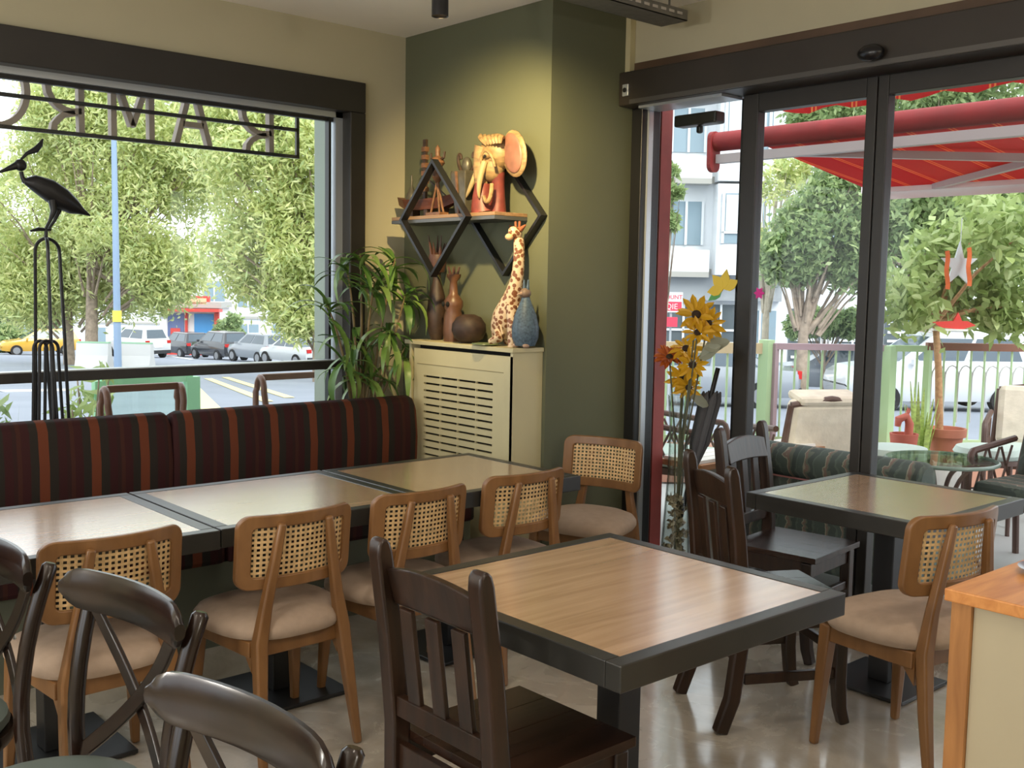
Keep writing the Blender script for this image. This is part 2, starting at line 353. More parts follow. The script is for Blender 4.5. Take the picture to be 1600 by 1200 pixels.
# ceiling spotlight that lights the shelf
sp = thing('track_spotlight', 'black cylindrical ceiling spotlight above the row of tables', 'spotlight', (2.675, 3.5, 2.615))
MB().lathe([(0.0, 0.006), (0.03, 0.004), (0.034, 0.0), (0.034, 0.15), (0.03, 0.155), (0, 0.155)], n=24).build('lamp_body', BLACKMET, sp, smooth=True)
MB().lathe([(0.008, 0.155), (0.008, 0.25), (0.04, 0.25), (0.04, ZC-2.615)], n=16).build('ceiling_mount', BLACKMET, sp)
lamp('SPOT', 'shelf_spot', (2.69, 3.52, 2.603), (3.62, 4.16, 2.05), 230, (1.0, 0.76, 0.36), size=0.03, spot=74, blend=0.9)

# ------------------------------------------------ radiator cover
rc = thing('radiator_cover', 'cream slatted radiator cover in the green corner', 'radiator cover', (0, 0, 0))
RX, RY0, RY1, RZ = 3.44, 3.885, 4.745, 1.215
MB().span((RX-0.012, RY0-0.01, RZ), (XS-0.002, RY1+0.03, RZ+0.022)).build('top_board', CREAM, rc, bevel=0.003)
MB().span((RX, RY0, 0), (XS-0.002, RY0+0.02, RZ)).build('side_panel', CREAM, rc)
MB().span((RX, RY1-0.02, 0), (XS-0.002, RY1, RZ)).build('side_panel', CREAM, rc)
MB().span((RX+0.06, RY0+0.02, 0), (RX+0.07, RY1-0.02, RZ)).build('shade_board', DARKIN, rc)  # near-black sheet stands in for the shade behind the slots
fp = MB(); SY0, SY1 = 4.035, 4.612; SZ1 = 1.053; pit = 0.0385; ns = 15; SZ0 = SZ1-pit*ns
y0, y1 = RY0+0.001, RY1-0.045
fp.span((RX, y0, 0.05), (RX+0.018, SY0, RZ-0.02)); fp.span((RX, SY1, 0.05), (RX+0.018, y1, RZ-0.02)); fp.span((RX, SY0, SZ1), (RX+0.018, SY1, RZ-0.02)); fp.span((RX, SY0, 0.05), (RX+0.018, SY1, SZ0))
fo = fp.build('front_panel', CREAM, rc)
for i in range(ns):
    MB().span((RX, SY0, SZ1-pit*(i+1)), (RX+0.018, SY1, SZ1-pit*i-0.011)).build('slat', CREAM, fo)
br = MB()
for i in range(ns):
    for yy in (4.17, 4.32, 4.47): br.span((RX+0.004, yy, SZ1-pit*i-0.0115), (RX+0.016, yy+0.006, SZ1-pit*i))
br.build('slot_bridge', CREAM, fo)['kind'] = 'stuff'
MB().span((RX-0.0015, SY0-0.08, 1.11), (RX+0.001, SY1+0.06, 1.114)).build('shade_strip', plain('groove_shade', lin(140, 130, 95), 0.8), fo)  # raised strip; the groove's shade is put into its darker colour

# ------------------------------------------------ banquette
bq = thing('banquette', 'striped maroon banquette running under the street window', 'bench', (0, 0, 0))
MB().span((-1.2, 4.1, 0.0), (3.36, 4.72, 0.36)).build('base', BENCHBASE, bq)
def cushion(x0, x1, name):
    prof = [(4.62, 0.44), (4.585, 0.5), (4.575, 0.75), (4.592, 0.90), (4.615, 0.935), (4.65, 0.945), (4.69, 0.93), (4.71, 0.9), (4.72, 0.44)]
    mb = MB(); e = 0.03
    xs = [(x0, 0.92), (x0+0.012, 0.985), (x0+e, 1), (x1-e, 1), (x1-0.012, 0.985), (x1, 0.92)]
    n = len(prof); V = []
    for x, k in xs:
        for y, z in prof: V.append((x, 4.65+(y-4.65)*k, 0.44+(z-0.44)*k))
    Fs = [(i*n+j, i*n+(j+1) % n, (i+1)*n+(j+1) % n, (i+1)*n+j) for i in range(5) for j in range(n)]+[tuple(range(n)), tuple(range(5*n, 6*n))]
    mb.add(V, Fs); return mb.build(name, BENCHFAB, bq, smooth=True)
cushion(-1.2, 0.60, 'back_cushion'); cushion(0.605, 2.012, 'back_cushion'); cushion(2.016, 3.38, 'back_cushion')
for x0, x1 in ((-1.2, 0.6), (0.605, 2.01), (2.015, 3.36)):
    MB().span((x0, 4.06, 0.361), (x1, 4.57, 0.46)).build('seat_cushion', BENCHFAB, bq, bevel=0.02)
# ================================================================== tables
def table(label, x0, x1, y0, y1, group=None, post=None, plate=0.4, pw=0.085):
    cx, cy = (x0+x1)/2, (y0+y1)/2; t = thing('cafe_table', label, 'table', (cx, cy, 0), 0, group)
    sx, sy = (x1-x0)/2, (y1-y0)/2; B = 0.046
    fr = MB()
    for (a, b2) in (((-sx, -sy), (sx, -sy+B)), ((-sx, sy-B), (sx, sy)), ((-sx, -sy+B), (-sx+B, sy-B)), ((sx-B, -sy+B), (sx, sy-B))):
        fr.span((a[0], a[1], 0.688), (b2[0], b2[1], 0.75))
    fr.build('metal_edge', TOPFRAME, t, bevel=0.003)
    MB().span((-sx+B, -sy+B, 0.72), (sx-B, sy-B, 0.7485)).build('wood_inlay', TOPWOOD, t)
    MB().span((-sx+0.05, -sy+0.05, 0.70), (sx-0.05, sy-0.05, 0.7195)).build('under_board', DARKIN, t)
    px, py = post or (0, 0)
    MB().span((px-pw/2, py-pw/2, 0.018), (px+pw/2, py+pw/2, 0.70)).build('pedestal', BLACKMET, t, bevel=0.004)
    MB().span((px-0.16, py-0.03, 0.675), (px+0.16, py+0.03, 0.6995)).build('support_arm', BLACKMET, t)
    MB().span((px-plate/2, py-plate/2, 0.004), (px+plate/2, py+plate/2, 0.018)).build('base_plate', BLACKMET, t, bevel=0.003)
    for a in (-1, 1):
        for b2 in (-1, 1): MB().lathe([(0.012, 0), (0.012, 0.004)], (px+a*(plate/2-0.03), py+b2*(plate/2-0.03), 0), 10).build('foot_pad', BLACKMET, t)
    return t
table('oak topped table at the left end of the banquette row', 0.715, 1.522, 3.115, 3.885, 'oak tables along the banquette')
table('middle oak topped table of the banquette row', 1.530, 2.350, 3.125, 3.885, 'oak tables along the banquette')
table('oak topped table at the radiator end of the banquette row', 2.356, 3.16, 3.125, 3.875, 'oak tables along the banquette')
table('large oak topped square table in the foreground with charcoal edge', 1.625, 2.50, 1.475, 2.335, post=(0.02, -0.01), pw=0.085)
table('oak topped table beside the glass sliding door', 3.44, 4.222, 1.74, 2.485, post=(0.0, -0.03), plate=0.36)

# ================================================================== cane chairs (front = +y)
def cane_chair():
    t = thing('cane_chair', 'x', 'chair', (0, 0, 0), 0)
    # seat cushion: domed rounded trapezoid
    n = 40; rings = [(0.86, 0.401), (0.99, 0.404), (1.04, 0.42), (1.035, 0.44), (0.97, 0.46), (0.78, 0.476), (0.45, 0.484), (0.0, 0.486)]
    V = []; Fs = []
    for k, z in rings:
        for i in range(n):
            a = 2*PI*i/n; c, s_ = math.cos(a), math.sin(a); e = 0.72
            x = 0.225*abs(c)**e*(1 if c > 0 else -1); y = 0.212*abs(s_)**e*(1 if s_ > 0 else -1)
            x *= 1+0.10*(y/0.21); V.append((x*max(k, 1e-3), y*max(k, 1e-3)+0.0, z))
    for r in range(len(rings)-1):
        for i in range(n): Fs.append((r*n+i, r*n+(i+1) % n, (r+1)*n+(i+1) % n, (r+1)*n+i))
    Fs.append(tuple(range(n-1, -1, -1)))
    MB().add(V, Fs).build('seat', TAUPE, t, smooth=True)
    # seat frame ring
    fr = MB()
    for a, b2 in (((-0.165, -0.165), (0.165, -0.165)), ((-0.185, 0.165), (0.185, 0.165)), ((-0.165, -0.165), (-0.185, 0.165)), ((0.165, -0.165), (0.185, 0.165))):
        fr.bar((a[0], a[1], 0.375), (b2[0], b2[1], 0.375), 0.03, 0.052)
    fr.build('seat_frame', CANEWOOD, t, bevel=0.004)
    for s_ in (-1, 1):
        MB().path([(s_*0.183, 0.165, 0.402), (s_*0.188, 0.172, 0.30), (s_*0.202, 0.192, 0.0)], [0.046, 0.042, 0.026], [0.046, 0.042, 0.026], up=(0, 1, 0)).build('leg', CANEWOOD, t, smooth=True, bevel=0.006)
        MB().path([(s_*0.178, -0.252, 0.0), (s_*0.166, -0.215, 0.22), (s_*0.154, -0.19, 0.40), (s_*0.132, -0.192, 0.52), (s_*0.10, -0.208, 0.70), (s_*0.086, -0.217, 0.785)],
                  [0.026, 0.038, 0.044, 0.036, 0.03, 0.026], [0.026, 0.036, 0.042, 0.034, 0.028, 0.02], up=(0, 1, 0)).build('back_leg', CANEWOOD, t, smooth=True, bevel=0.007)
        MB().prism([(-0.17, 0.40), (-0.08, 0.40), (-0.17, 0.30)], lambda u, v: (s_*0.16-0.012, u, v), lambda u, v: (s_*0.16+0.012, u, v)).build('corner_brace', CANEWOOD, t)
    # curved back panel; u across, v up; leans back
    W, Hh, zc = 0.425, 0.245, 0.688
    def sf(u, v, off): # off towards front
        y = -0.197-0.10*v+0.055*(u/(W/2))**2+off; return (u, y, zc+v)
    out = rrect(W, Hh, 0.042, 7); inn = rrect(W-0.086, Hh-0.082, 0.016, 7)
    # resample straight edges so the curve is followed
    def dense(poly, m=8):
        o = []
        for i in range(len(poly)):
            a, b2 = poly[i], poly[(i+1) % len(poly)]; L = math.hypot(a[0]-b2[0], a[1]-b2[1]); k = m if L > 0.05 else 1
            o += [(a[0]+(b2[0]-a[0])*j/k, a[1]+(b2[1]-a[1])*j/k) for j in range(k)]
        return o
    out, inn = dense(out), dense(inn); n = len(out); assert n == len(inn)
    V = [sf(u, v, -0.010) for u, v in out]+[sf(u, v, -0.010) for u, v in inn]+[sf(u, v, 0.012) for u, v in out]+[sf(u, v, 0.012) for u, v in inn]
    Fs = []
    for i in range(n):
        j = (i+1) % n
        Fs += [(i, j, n+j, n+i), (2*n+i, 3*n+i, 3*n+j, 2*n+j), (i, 2*n+i, 2*n+j, j), (n+i, n+j, 3*n+j, 3*n+i)]
    MB().add(V, Fs).build('back_frame', CANEWOOD, t, smooth=True, bevel=0.004)
    # cane webbing
    cw = MB(); wu, wv = (W-0.08)/2, (Hh-0.076)/2; nu, nv = 19, 10
    def strip(pts, wd, horiz):
        V = []
        for u, v in pts:
            if horiz: V += [sf(u, v-wd/2, 0.001), sf(u, v+wd/2, 0.001)]
            else: V += [sf(u-wd/2, v, 0.003), sf(u+wd/2, v, 0.003)]
        cw.add(V, [(2*i, 2*i+1, 2*i+3, 2*i+2) for i in range(len(pts)-1)])
    for i in range(nu+1):
        u = -wu+2*wu*i/nu; strip([(u, -wv+2*wv*k/2) for k in range(3)], 0.0085, False)
    for j in range(nv+1):
        v = -wv+2*wv*j/nv; strip([(-wu+2*wu*k/8, v) for k in range(9)], 0.0085, True)
    cw.build('cane_webbing', CANE, t)
    return t
cc = cane_chair()
chairs = [  # x, y, rz, label
    (1.150, 3.205, 0.02, 'leftmost cane back chair of the banquette row, behind the bentwood chairs'),
    (1.737, 3.175, 0.02, 'second cane back chair from the left along the banquette row'),
    (2.268, 3.210, 0.02, 'third cane back chair along the banquette row, behind the foreground slat back chair'),
    (2.815, 3.250, 0.0, 'cane back chair tucked in at the radiator end of the banquette row'),
    (3.585, 3.500, 1.85, 'cane back chair against the green column with its cane front turned to the room'),
    (3.30, 1.715, -0.17, 'cane back chair standing free beside the wooden counter'),
]
for i, (x, y, rz, lb) in enumerate(chairs):
    c = cc if i == 0 else copy_tree(cc)
    c.location = (x, y, 0); c.rotation_euler = (0, 0, rz); c['label'] = lb; c['group'] = 'cane back chairs'
    if 'counter' in lb: c.scale = (1.04, 1.0, 1.06)

# ================================================================== dark slat-back chairs (front = +y)
def slat_chair():
    t = thing('slat_back_chair', 'x', 'chair'); W2 = 0.188
    for s_ in (-1, 1):
        p = MB(); pts = [(s_*W2, -0.265, 0), (s_*W2, -0.222, 0.12), (s_*W2, -0.20, 0.30), (s_*W2, -0.20, 0.48), (s_*W2, -0.222, 0.70), (s_*W2, -0.252, 0.905), (s_*W2, -0.255, 0.93), (s_*W2, -0.256, 0.943)]
        p.path(pts, [0.046]*8, [0.046, 0.05, 0.052, 0.052, 0.048, 0.044, 0.034, 0.014], up=(0, 1, 0)); p.build('back_post', DARKWOOD, t, smooth=True, bevel=0.008)
        q = MB(); q.path([(s_*W2, 0.185, 0.425), (s_*W2, 0.185, 0.16), (s_*W2, 0.195, 0.06), (s_*W2, 0.212, 0.0)], [0.045, 0.045, 0.042, 0.038], [0.045, 0.045, 0.042, 0.038], up=(0, 1, 0)); q.build('leg', DARKWOOD, t, smooth=True, bevel=0.005)
        MB().span((s_*W2-0.011, -0.18, 0.17), (s_*W2+0.011, 0.17, 0.205)).build('stretcher', DARKWOOD, t, bevel=0.003)
        MB().span((s_*W2-0.012, -0.178, 0.36), (s_*W2+0.012, 0.165, 0.428)).build('apron', DARKWOOD, t, bevel=0.002)
    MB().span((-0.17, 0.172, 0.36), (0.17, 0.196, 0.428)).build('apron', DARKWOOD, t, bevel=0.002)
    MB().span((-0.17, -0.21, 0.36), (0.17, -0.188, 0.428)).build('apron', DARKWOOD, t, bevel=0.002)
    MB().span((-0.17, 0.175, 0.245), (0.17, 0.197, 0.28)).build('stretcher', DARKWOOD, t, bevel=0.003)
    MB().span((-0.17, -0.212, 0.245), (0.17, -0.19, 0.28)).build('stretcher', DARKWOOD, t, bevel=0.003)
    # seat boards
    for i in range(4):
        x0 = -0.215+0.1075*i; MB().span((x0+0.0002, -0.178, 0.4285), (x0+0.1073, 0.228, 0.453)).build('seat_board', DARKSEAT, t, bevel=0.0012)
    # arched top rail
    n = 10; V = []
    for i in range(n+1):
        u = -0.166+0.332*i/n; k = 1-(u/0.166)**2; zt = 0.870+0.020*k; zb = 0.782+0.008*k; yy = -0.238-0.010*k
        V += [(u, yy-0.012+0.022, zb), (u, yy+0.012+0.022, zb), (u, yy+0.012, zt), (u, yy-0.012, zt)]
    Fs = [(4*i+a, 4*i+(a+1) % 4, 4*i+4+(a+1) % 4, 4*i+4+a) for i in range(n) for a in range(4)]+[(0, 1, 2, 3), (4*n, 4*n+1, 4*n+2, 4*n+3)]
    MB().add(V, Fs).build('top_rail', DARKWOOD, t, bevel=0.004)
    MB().bar((-0.166, -0.207, 0.525), (0.166, -0.207, 0.525), 0.024, 0.05).build('lower_rail', DARKWOOD, t, bevel=0.003)
    for u in (-0.098, 0.0, 0.098):
        MB().bar((u, -0.208, 0.545), (u, -0.238, 0.785), 0.048, 0.014, up=(0, 1, 0)).build('slat', DARKWOOD, t, bevel=0.003)
    return t
sc = slat_chair()
for i, (x, y, rz, lb) in enumerate([
    (1.675, 1.885, -PI/2, 'dark slat back chair in the foreground pulled up to the large square table'),
    (3.26, 2.235, -PI/2-0.50, 'dark slat back chair standing between the two square tables'),
    (3.945, 2.615, PI+0.12, 'dark slat back chair behind the table by the sliding door, facing the viewer')]):
    c = sc if i == 0 else copy_tree(sc)
    c.location = (x, y, 0); c.rotation_euler = (0, 0, rz); c['label'] = lb; c['group'] = 'dark slat back chairs'

# ================================================================== bentwood cross-back chairs (front = +y)
def cross_chair():
    t = thing('bentwood_chair', 'x', 'chair')
    R0 = 0.205
    pad = MB().lathe([(0, 0.432), (0.195, 0.432), (0.205, 0.445), (0.2, 0.462), (0.17, 0.47), (0, 0.472)], n=32); pad.build('seat_pad', SEATPAD, t, smooth=True)
    MB().lathe([(0.16, 0.40), (0.212, 0.40), (0.216, 0.415), (0.212, 0.431), (0.16, 0.431)], n=32).build('seat_ring', MAHOG, t, smooth=True)
    for s_ in (-1, 1):
        MB().tube([(s_*0.16, 0.12, 0.40), (s_*0.17, 0.15, 0.2), (s_*0.185, 0.18, 0.0)], [0.019, 0.018, 0.014], 12).build('leg', MAHOG, t, smooth=True)
        MB().tube(bez([(s_*0.195, -0.30, 0), (s_*0.19, -0.17, 0.25), (s_*0.185, -0.13, 0.45), (s_*0.20, -0.165, 0.66), (s_*0.213, -0.235, 0.845)], 12)+[(s_*0.2135, -0.2375, 0.853)], [0.015]+[0.019]*11+[0.019, 0.012], 12).build('back_post', MAHOG, t, smooth=True)
    MB().tube([(0.15*math.cos(a), 0.15*math.sin(a), 0.2) for a in np.linspace(0, 2*PI, 25)[:-1]], 0.009, 8, closed=True).build('stretcher_ring', MAHOG, t, smooth=True)
    # top rail: bent board with rounded ends
    n = 16; V = []; m_ = 10
    for i in range(n+1):
        u = -0.245*math.cos(PI*i/n); q = abs(u)/0.245; hh = 0.05*max(0.12, (1-max(0, (q-0.72)/0.28)**2.6))**0.5; yy = -0.212+0.045*q*q
        for k in range(m_):
            a = 2*PI*k/m_; V.append((u, yy+0.013*math.cos(a)-0.16*0, 0.832+hh*math.copysign(abs(math.sin(a))**0.6, math.sin(a))))
    Fs = [(i*m_+k, i*m_+(k+1) % m_, (i+1)*m_+(k+1) % m_, (i+1)*m_+k) for i in range(n) for k in range(m_)]+[tuple(range(m_)), tuple(range(n*m_, (n+1)*m_))]
    MB().add(V, Fs).build('top_rail', MAHOG, t, smooth=True)
    for s_ in (-1, 1):
        MB().path(bez([(s_*0.165, -0.200, 0.80), (s_*0.10, -0.215-0.010*s_, 0.68), (-s_*0.02, -0.225-0.010*s_, 0.58), (-s_*0.19, -0.165, 0.44)], 12), 0.036, 0.012, up=(0, 1, 0)).build('cross_slat', MAHOG, t, smooth=True, bevel=0.003)
    MB().lathe([(0.006, 0), (0.006, 0.004)], n=10).build('rivet', ALU, t, loc=(0.0, -0.236, 0.615)).rotation_euler = (PI/2, 0, 0)
    return t
xc = cross_chair()
for i, (x, y, rz, lb) in enumerate([
    (0.585, 2.83, PI/2+0.13, 'dark bentwood chair cut off by the left edge of the picture'),
    (0.697, 2.24, PI/2+0.14, 'dark bentwood chair with a crossed back, left of the foreground'),
    (0.587, 1.485, PI/2+0.13, 'dark bentwood chair nearest the viewer at the bottom edge')]):
    c = xc if i == 0 else copy_tree(xc)
    c.location = (x, y, 0); c.rotation_euler = (0, 0, rz); c['label'] = lb; c['group'] = 'dark bentwood chairs'

# ================================================================== counter at lower right
ORANGEW = wood('orange_oak', lin(176, 108, 52), lin(216, 150, 84), 0.35, (3, 30, 20))
ct2 = thing('counter', 'cream panelled counter with an orange wood top at the right edge', 'counter', (2.25, 1.07, 0))
MB().span((-0.012, -1.5, 0.872), (0.9, 0.012, 0.90)).build('worktop', ORANGEW, ct2, bevel=0.003)
EDGEW = wood('edge_oak', lin(140, 92, 48), lin(180, 126, 72), 0.4, (30, 30, 4))
MB().span((0.0, -0.045, 0), (0.045, 0.0, 0.871)).build('corner_post', EDGEW, ct2, bevel=0.002)
MB().span((0.012, -1.48, 0.0), (0.03, -0.046, 0.871)).build('front_panel', plain('putty_panel', lin(176, 164, 136), 0.6, vary=0.03, scale=4), ct2)
MB().span((0.046, -0.03, 0.0), (0.88, -0.012, 0.871)).build('side_panel', MATS['putty_panel'], ct2)
q = onz(1604, 893, 0.902)
ds = thing('metal_tray', 'small grey metal dish on the orange counter top', 'dish', (q.x+0.03, q.y-0.05, 0.901))
MB().lathe([(0.0, 0.0), (0.05, 0.0), (0.075, 0.012), (0.078, 0.014), (0.072, 0.013), (0.05, 0.003), (0, 0.003)], n=28).build('dish_bowl', plain('steel_dish', lin(120, 122, 124), 0.3, metal=0.8), ds, smooth=True)
# ================================================================== outside: ground, terrace
def gz(x, y): return -0.15-0.04*(x-5)-0.038*(y-5)
ASPH = plain('asphalt', lin(128, 134, 146), 0.8, vary=0.08, scale=0.6, bump=0.1, bscale=30)
g = MB(); xs = [4.5, 60, 140]; 
def gq(x0, x1, y0, y1): g.add([(x0, y0, gz(x0, y0)), (x1, y0, gz(x1, y0)), (x1, y1, gz(x1, y1)), (x0, y1, gz(x0, y1))], [(0, 1, 2, 3)])
gq(-60, 160, 5.3, 200); gq(4.46, 160, -60, 5.3); g.add([(-60, -60, -0.2), (4.46, -60, -0.2), (4.46, -3.01, -0.2), (-60, -3.01, -0.2)], [(0, 1, 2, 3)]); g.add([(-60, -3.01, -0.2), (-3.01, -3.01, -0.2), (-3.01, 5.3, -0.2), (-60, 5.3, -0.2)], [(0, 1, 2, 3)])  # flat quads around the room added to bounce skylight onto the ceiling
gr = struct(g.build('ground', ASPH), 'sloping grey asphalt street and forecourt')
PAVE = plain('pale_paving', lin(170, 170, 168), 0.8, vary=0.05, scale=2)
struct(MB().span((-6, 5.5, -0.3), (4.4, 8.6, -0.02)).build('floor_sidewalk', PAVE), 'pale pavement outside the street window')
struct(MB().span((4.45, -4, -0.3), (9.4, 5.6, -0.015)).build('floor_terrace', PAVE), 'pale tiled terrace outside the sliding door')
YELL = plain('yellow_paint', lin(214, 200, 150), 0.7); WHT = plain('white_paint', lin(200, 200, 200), 0.7)
def groundhit(px, py):
    d = ray(px, py); # z + t dz = gz
    a = d[2]+0.04*d[0]+0.038*d[1]; c0 = CAM[2]+0.15-0.04*5-0.038*5
    t = -c0/a; return Vector(CAM+t*d)
def gline(p, q, wd, mat):
    a, b2 = groundhit(*p), groundhit(*q); up = Vector((0, 0, 0.015)); MB().bar(a+up, b2+up, wd, 0.01).build('road_line', mat, gr)
gline((325, 592), (418, 628), 0.22, YELL); gline((352, 590), (452, 622), 0.22, YELL); gline((300, 606), (330, 640), 0.35, YELL); gline((0, 612), (110, 610), 0.5, WHT); gline((190, 545), (300, 562), 0.3, WHT)

# ================================================================== cars
TYRE = plain('tyre', lin(30, 30, 32), 0.8); RIM = plain('wheel_rim', lin(150, 152, 156), 0.35, metal=0.6); CGL = plain('car_glass', lin(70, 84, 96), 0.08, coat=0.5)
TAIL = plain('tail_light', lin(190, 40, 36), 0.25); PLATE = plain('plate', lin(235, 235, 235), 0.5); BUMP = plain('bumper_dark', lin(46, 48, 52), 0.6)
def paint(n, c): return plain(n, c, 0.25, coat=0.6)
def car(label, x, y, heading, mat, h=1.5, L=4.2, W=1.78, sedan=False):
    z = gz(x, y); t = thing('car', label, 'car', (x, y, z), heading-PI/2)
    sl = L/4.2; hw = W/2
    st = [(-2.1, 0.80, 0.86, 0.42), (-2.04, 0.93, 0.92, 0.30), (-1.2, 1.0, 0.97, 0.27), (0.6, 1.0, 0.96, 0.27), (1.0, 0.98, 0.93, 0.27), (1.75, 0.93, 0.84, 0.28), (2.02, 0.84, 0.72, 0.32), (2.1, 0.72, 0.62, 0.42)]
    V = []; Fs = []
    for (yy, k, zt, zb) in st:
        yy *= sl; zt *= h/1.5
        V += [(-hw*k*0.92, yy, zb), (hw*k*0.92, yy, zb), (hw*k, yy, zb+0.2), (hw*k, yy, zt-0.14), (hw*k*0.93, yy, zt), (-hw*k*0.93, yy, zt), (-hw*k, yy, zt-0.14), (-hw*k, yy, zb+0.2)]
    n = 8
    for i in range(len(st)-1):
        for k in range(n): Fs.append((i*n+k, i*n+(k+1) % n, (i+1)*n+(k+1) % n, (i+1)*n+k))
    Fs += [tuple(range(n)), tuple(range((len(st)-1)*n, len(st)*n))]
    MB().add(V, Fs).build('body', mat, t, smooth=True)
    zb = 0.92*h/1.5; r0, r1 = (-1.55, -0.75) if sedan else (-2.0, -1.72); f0, f1 = 1.05, 0.2
    cb = [(-hw*0.9, r0*sl), (hw*0.9, r0*sl), (hw*0.88, f0*sl), (-hw*0.88, f0*sl)]; tp = [(-hw*0.68, r1*sl), (hw*0.68, r1*sl), (hw*0.68, f1*sl), (-hw*0.68, f1*sl)]
    V = [(a, b2, zb) for a, b2 in cb]+[(a, b2, h-0.03) for a, b2 in tp]+[(a*0.85, b2*0.93-0.03, h) for a, b2 in tp]
    cbn = MB().add(V, [(0, 1, 2, 3)]+[(i, (i+1) % 4, 4+(i+1) % 4, 4+i) for i in range(4)]+[(4+i, 4+(i+1) % 4, 8+(i+1) % 4, 8+i) for i in range(4)]+[(8, 9, 10, 11)]).build('cabin', mat, t)
    def win(i, j, a0, a1, b0, b1, nm):
        lo0, lo1, hi0, hi1 = Vector(V[i]), Vector(V[j]), Vector(V[4+i]), Vector(V[4+j])
        pt = lambda a, b2: lo0.lerp(lo1, a).lerp(hi0.lerp(hi1, a), b2)
        q = [pt(a0, b0), pt(a1, b0), pt(a1, b1), pt(a0, b1)]; nn = (q[1]-q[0]).cross(q[3]-q[0]).normalized(); c = sum(q, Vector())/4
        if nn.dot(c-Vector((0, -0.3, 1.0))) < 0: nn = -nn
        MB().add([p+nn*0.012 for p in q]+[p-nn*0.01 for p in q], [(0, 1, 2, 3), (7, 6, 5, 4), (0, 4, 5, 1), (1, 5, 6, 2), (2, 6, 7, 3), (3, 7, 4, 0)]).build(nm, CGL, cbn)
    win(0, 1, 0.09, 0.91, 0.16, 0.9, 'rear_window'); win(2, 3, 0.07, 0.93, 0.1, 0.92, 'windscreen')
    for i, j in ((1, 2), (3, 0)):
        win(i, j, 0.08, 0.46, 0.14, 0.88, 'side_window'); win(i, j, 0.5, 0.9, 0.14, 0.88, 'side_window')
    for sx in (-1, 1):
        for yy in (-1.28, 1.3):
            wo = MB().tube([(sx*(hw-0.2), yy*sl, 0.32), (sx*(hw+0.01), yy*sl, 0.32)], 0.32, 18).build('wheel', TYRE, t)
            MB().tube([(sx*(hw-0.02), yy*sl, 0.32), (sx*(hw+0.02), yy*sl, 0.32)], 0.2, 12).build('wheel_rim', RIM, wo)
        MB().box((sx*hw*0.76, -2.07*sl, 0.84*h/1.5), (0.24, 0.09, 0.17)).build('tail_light', TAIL, t)
        MB().box((sx*(hw+0.06), 0.75*sl, 0.98*h/1.5), (0.16, 0.1, 0.12)).build('wing_mirror', mat, t)
    MB().box((0, -2.09*sl, 0.40), (W*0.86, 0.08, 0.2)).build('rear_bumper', BUMP, t); MB().box((0, -2.115*sl, 0.7), (0.5, 0.03, 0.11)).build('number_plate', PLATE, t)
    return t
WP, BP2, SP, YP = paint('white_car', lin(205, 208, 212)), paint('black_car', lin(52, 54, 60)), paint('silver_car', lin(142, 148, 156)), paint('taxi_yellow', lin(206, 160, 60))
def atg(px, py): q = groundhit(px, py); return q.x, q.y
for px, D, hd, mt, h, L, sed, lb in [
    (343, 60, 1.62, BP2, 1.62, 4.1, False, 'larger black hatchback in the street, second from the kiosk'),
    (287, 66, 1.62, BP2, 1.55, 3.9, False, 'smaller black hatchback in the street nearest the kiosk'),
    (405, 56, 1.64, SP, 1.55, 4.0, False, 'silver hatchback between the black cars and the white saloon'),
    (462, 51, 1.66, WP, 1.42, 4.1, True, 'white saloon at the right end of the parked cars beyond the window'),
    (213, 62, 1.75, WP, 1.75, 4.4, False, 'white off road car beside the blue lamp post'),
    (282, 79, 1.62, WP, 1.45, 4.3, True, 'white car behind the black cars in front of the kiosk'),
    (245, 86, 1.6, WP, 1.5, 4.2, False, 'distant white car left of the kiosk'),
    (60, 62, 3.0, YP, 1.5, 4.3, False, 'yellow taxi at the left of the street window'),
    (1318, 31, 2.25, SP, 1.48, 4.4, True, 'silver car parked behind the terrace fence'),
    (1455, 24, 2.5, WP, 1.75, 4.4, False, 'white van parked behind the terrace fence'),
    (1100, 24, 2.25, SP, 1.42, 4.2, True, 'pale car half hidden by the door stile')]:
    q = P(px, 500, D); car(lb, q.x, q.y, hd, mt, h, L, 1.8, sed)

# ================================================================== trees
LEAFA = foliage('acacia_leaves', [lin(168, 180, 112), lin(206, 214, 148), lin(226, 228, 162), lin(188, 206, 146), lin(240, 236, 180)], trans=0.5)  # paled to put outdoor haze and glare into the leaf colour
LEAFB = foliage('green_leaves', [lin(112, 136, 88), lin(146, 168, 112), lin(178, 194, 136), lin(124, 150, 98)], trans=0.45)  # greens lightened so the colour carries the outdoor haze
LEAFC = foliage('lemon_leaves', [lin(132, 152, 88), lin(166, 184, 118), lin(148, 168, 100), lin(190, 204, 146)], trans=0.4)
BARK = plain('bark', lin(150, 134, 118), 0.9, vary=0.3, scale=6, bump=0.5); PALEBARK = plain('pale_bark', lin(190, 180, 160), 0.9, vary=0.2, scale=6)
def leaves(n, centres, spread, ll, lw, rng, droop=0.3):
    c = centres[rng.integers(0, len(centres), n)]
    p = c+rng.normal(0, 1, (n, 3))*np.array(spread)
    d = rng.normal(0, 1, (n, 3)); d[:, 2] -= droop; d /= np.linalg.norm(d, axis=1, keepdims=True)
    s_ = np.cross(d, rng.normal(0, 1, (n, 3))); s_ /= np.linalg.norm(s_, axis=1, keepdims=True)
    L = ll*rng.uniform(0.6, 1.4, (n, 1)); Wd = lw*rng.uniform(0.7, 1.3, (n, 1))
    return np.stack([p-d*L/2, p+s_*Wd/2-d*L*0.05, p+d*L/2, p-s_*Wd/2-d*L*0.05], 1)
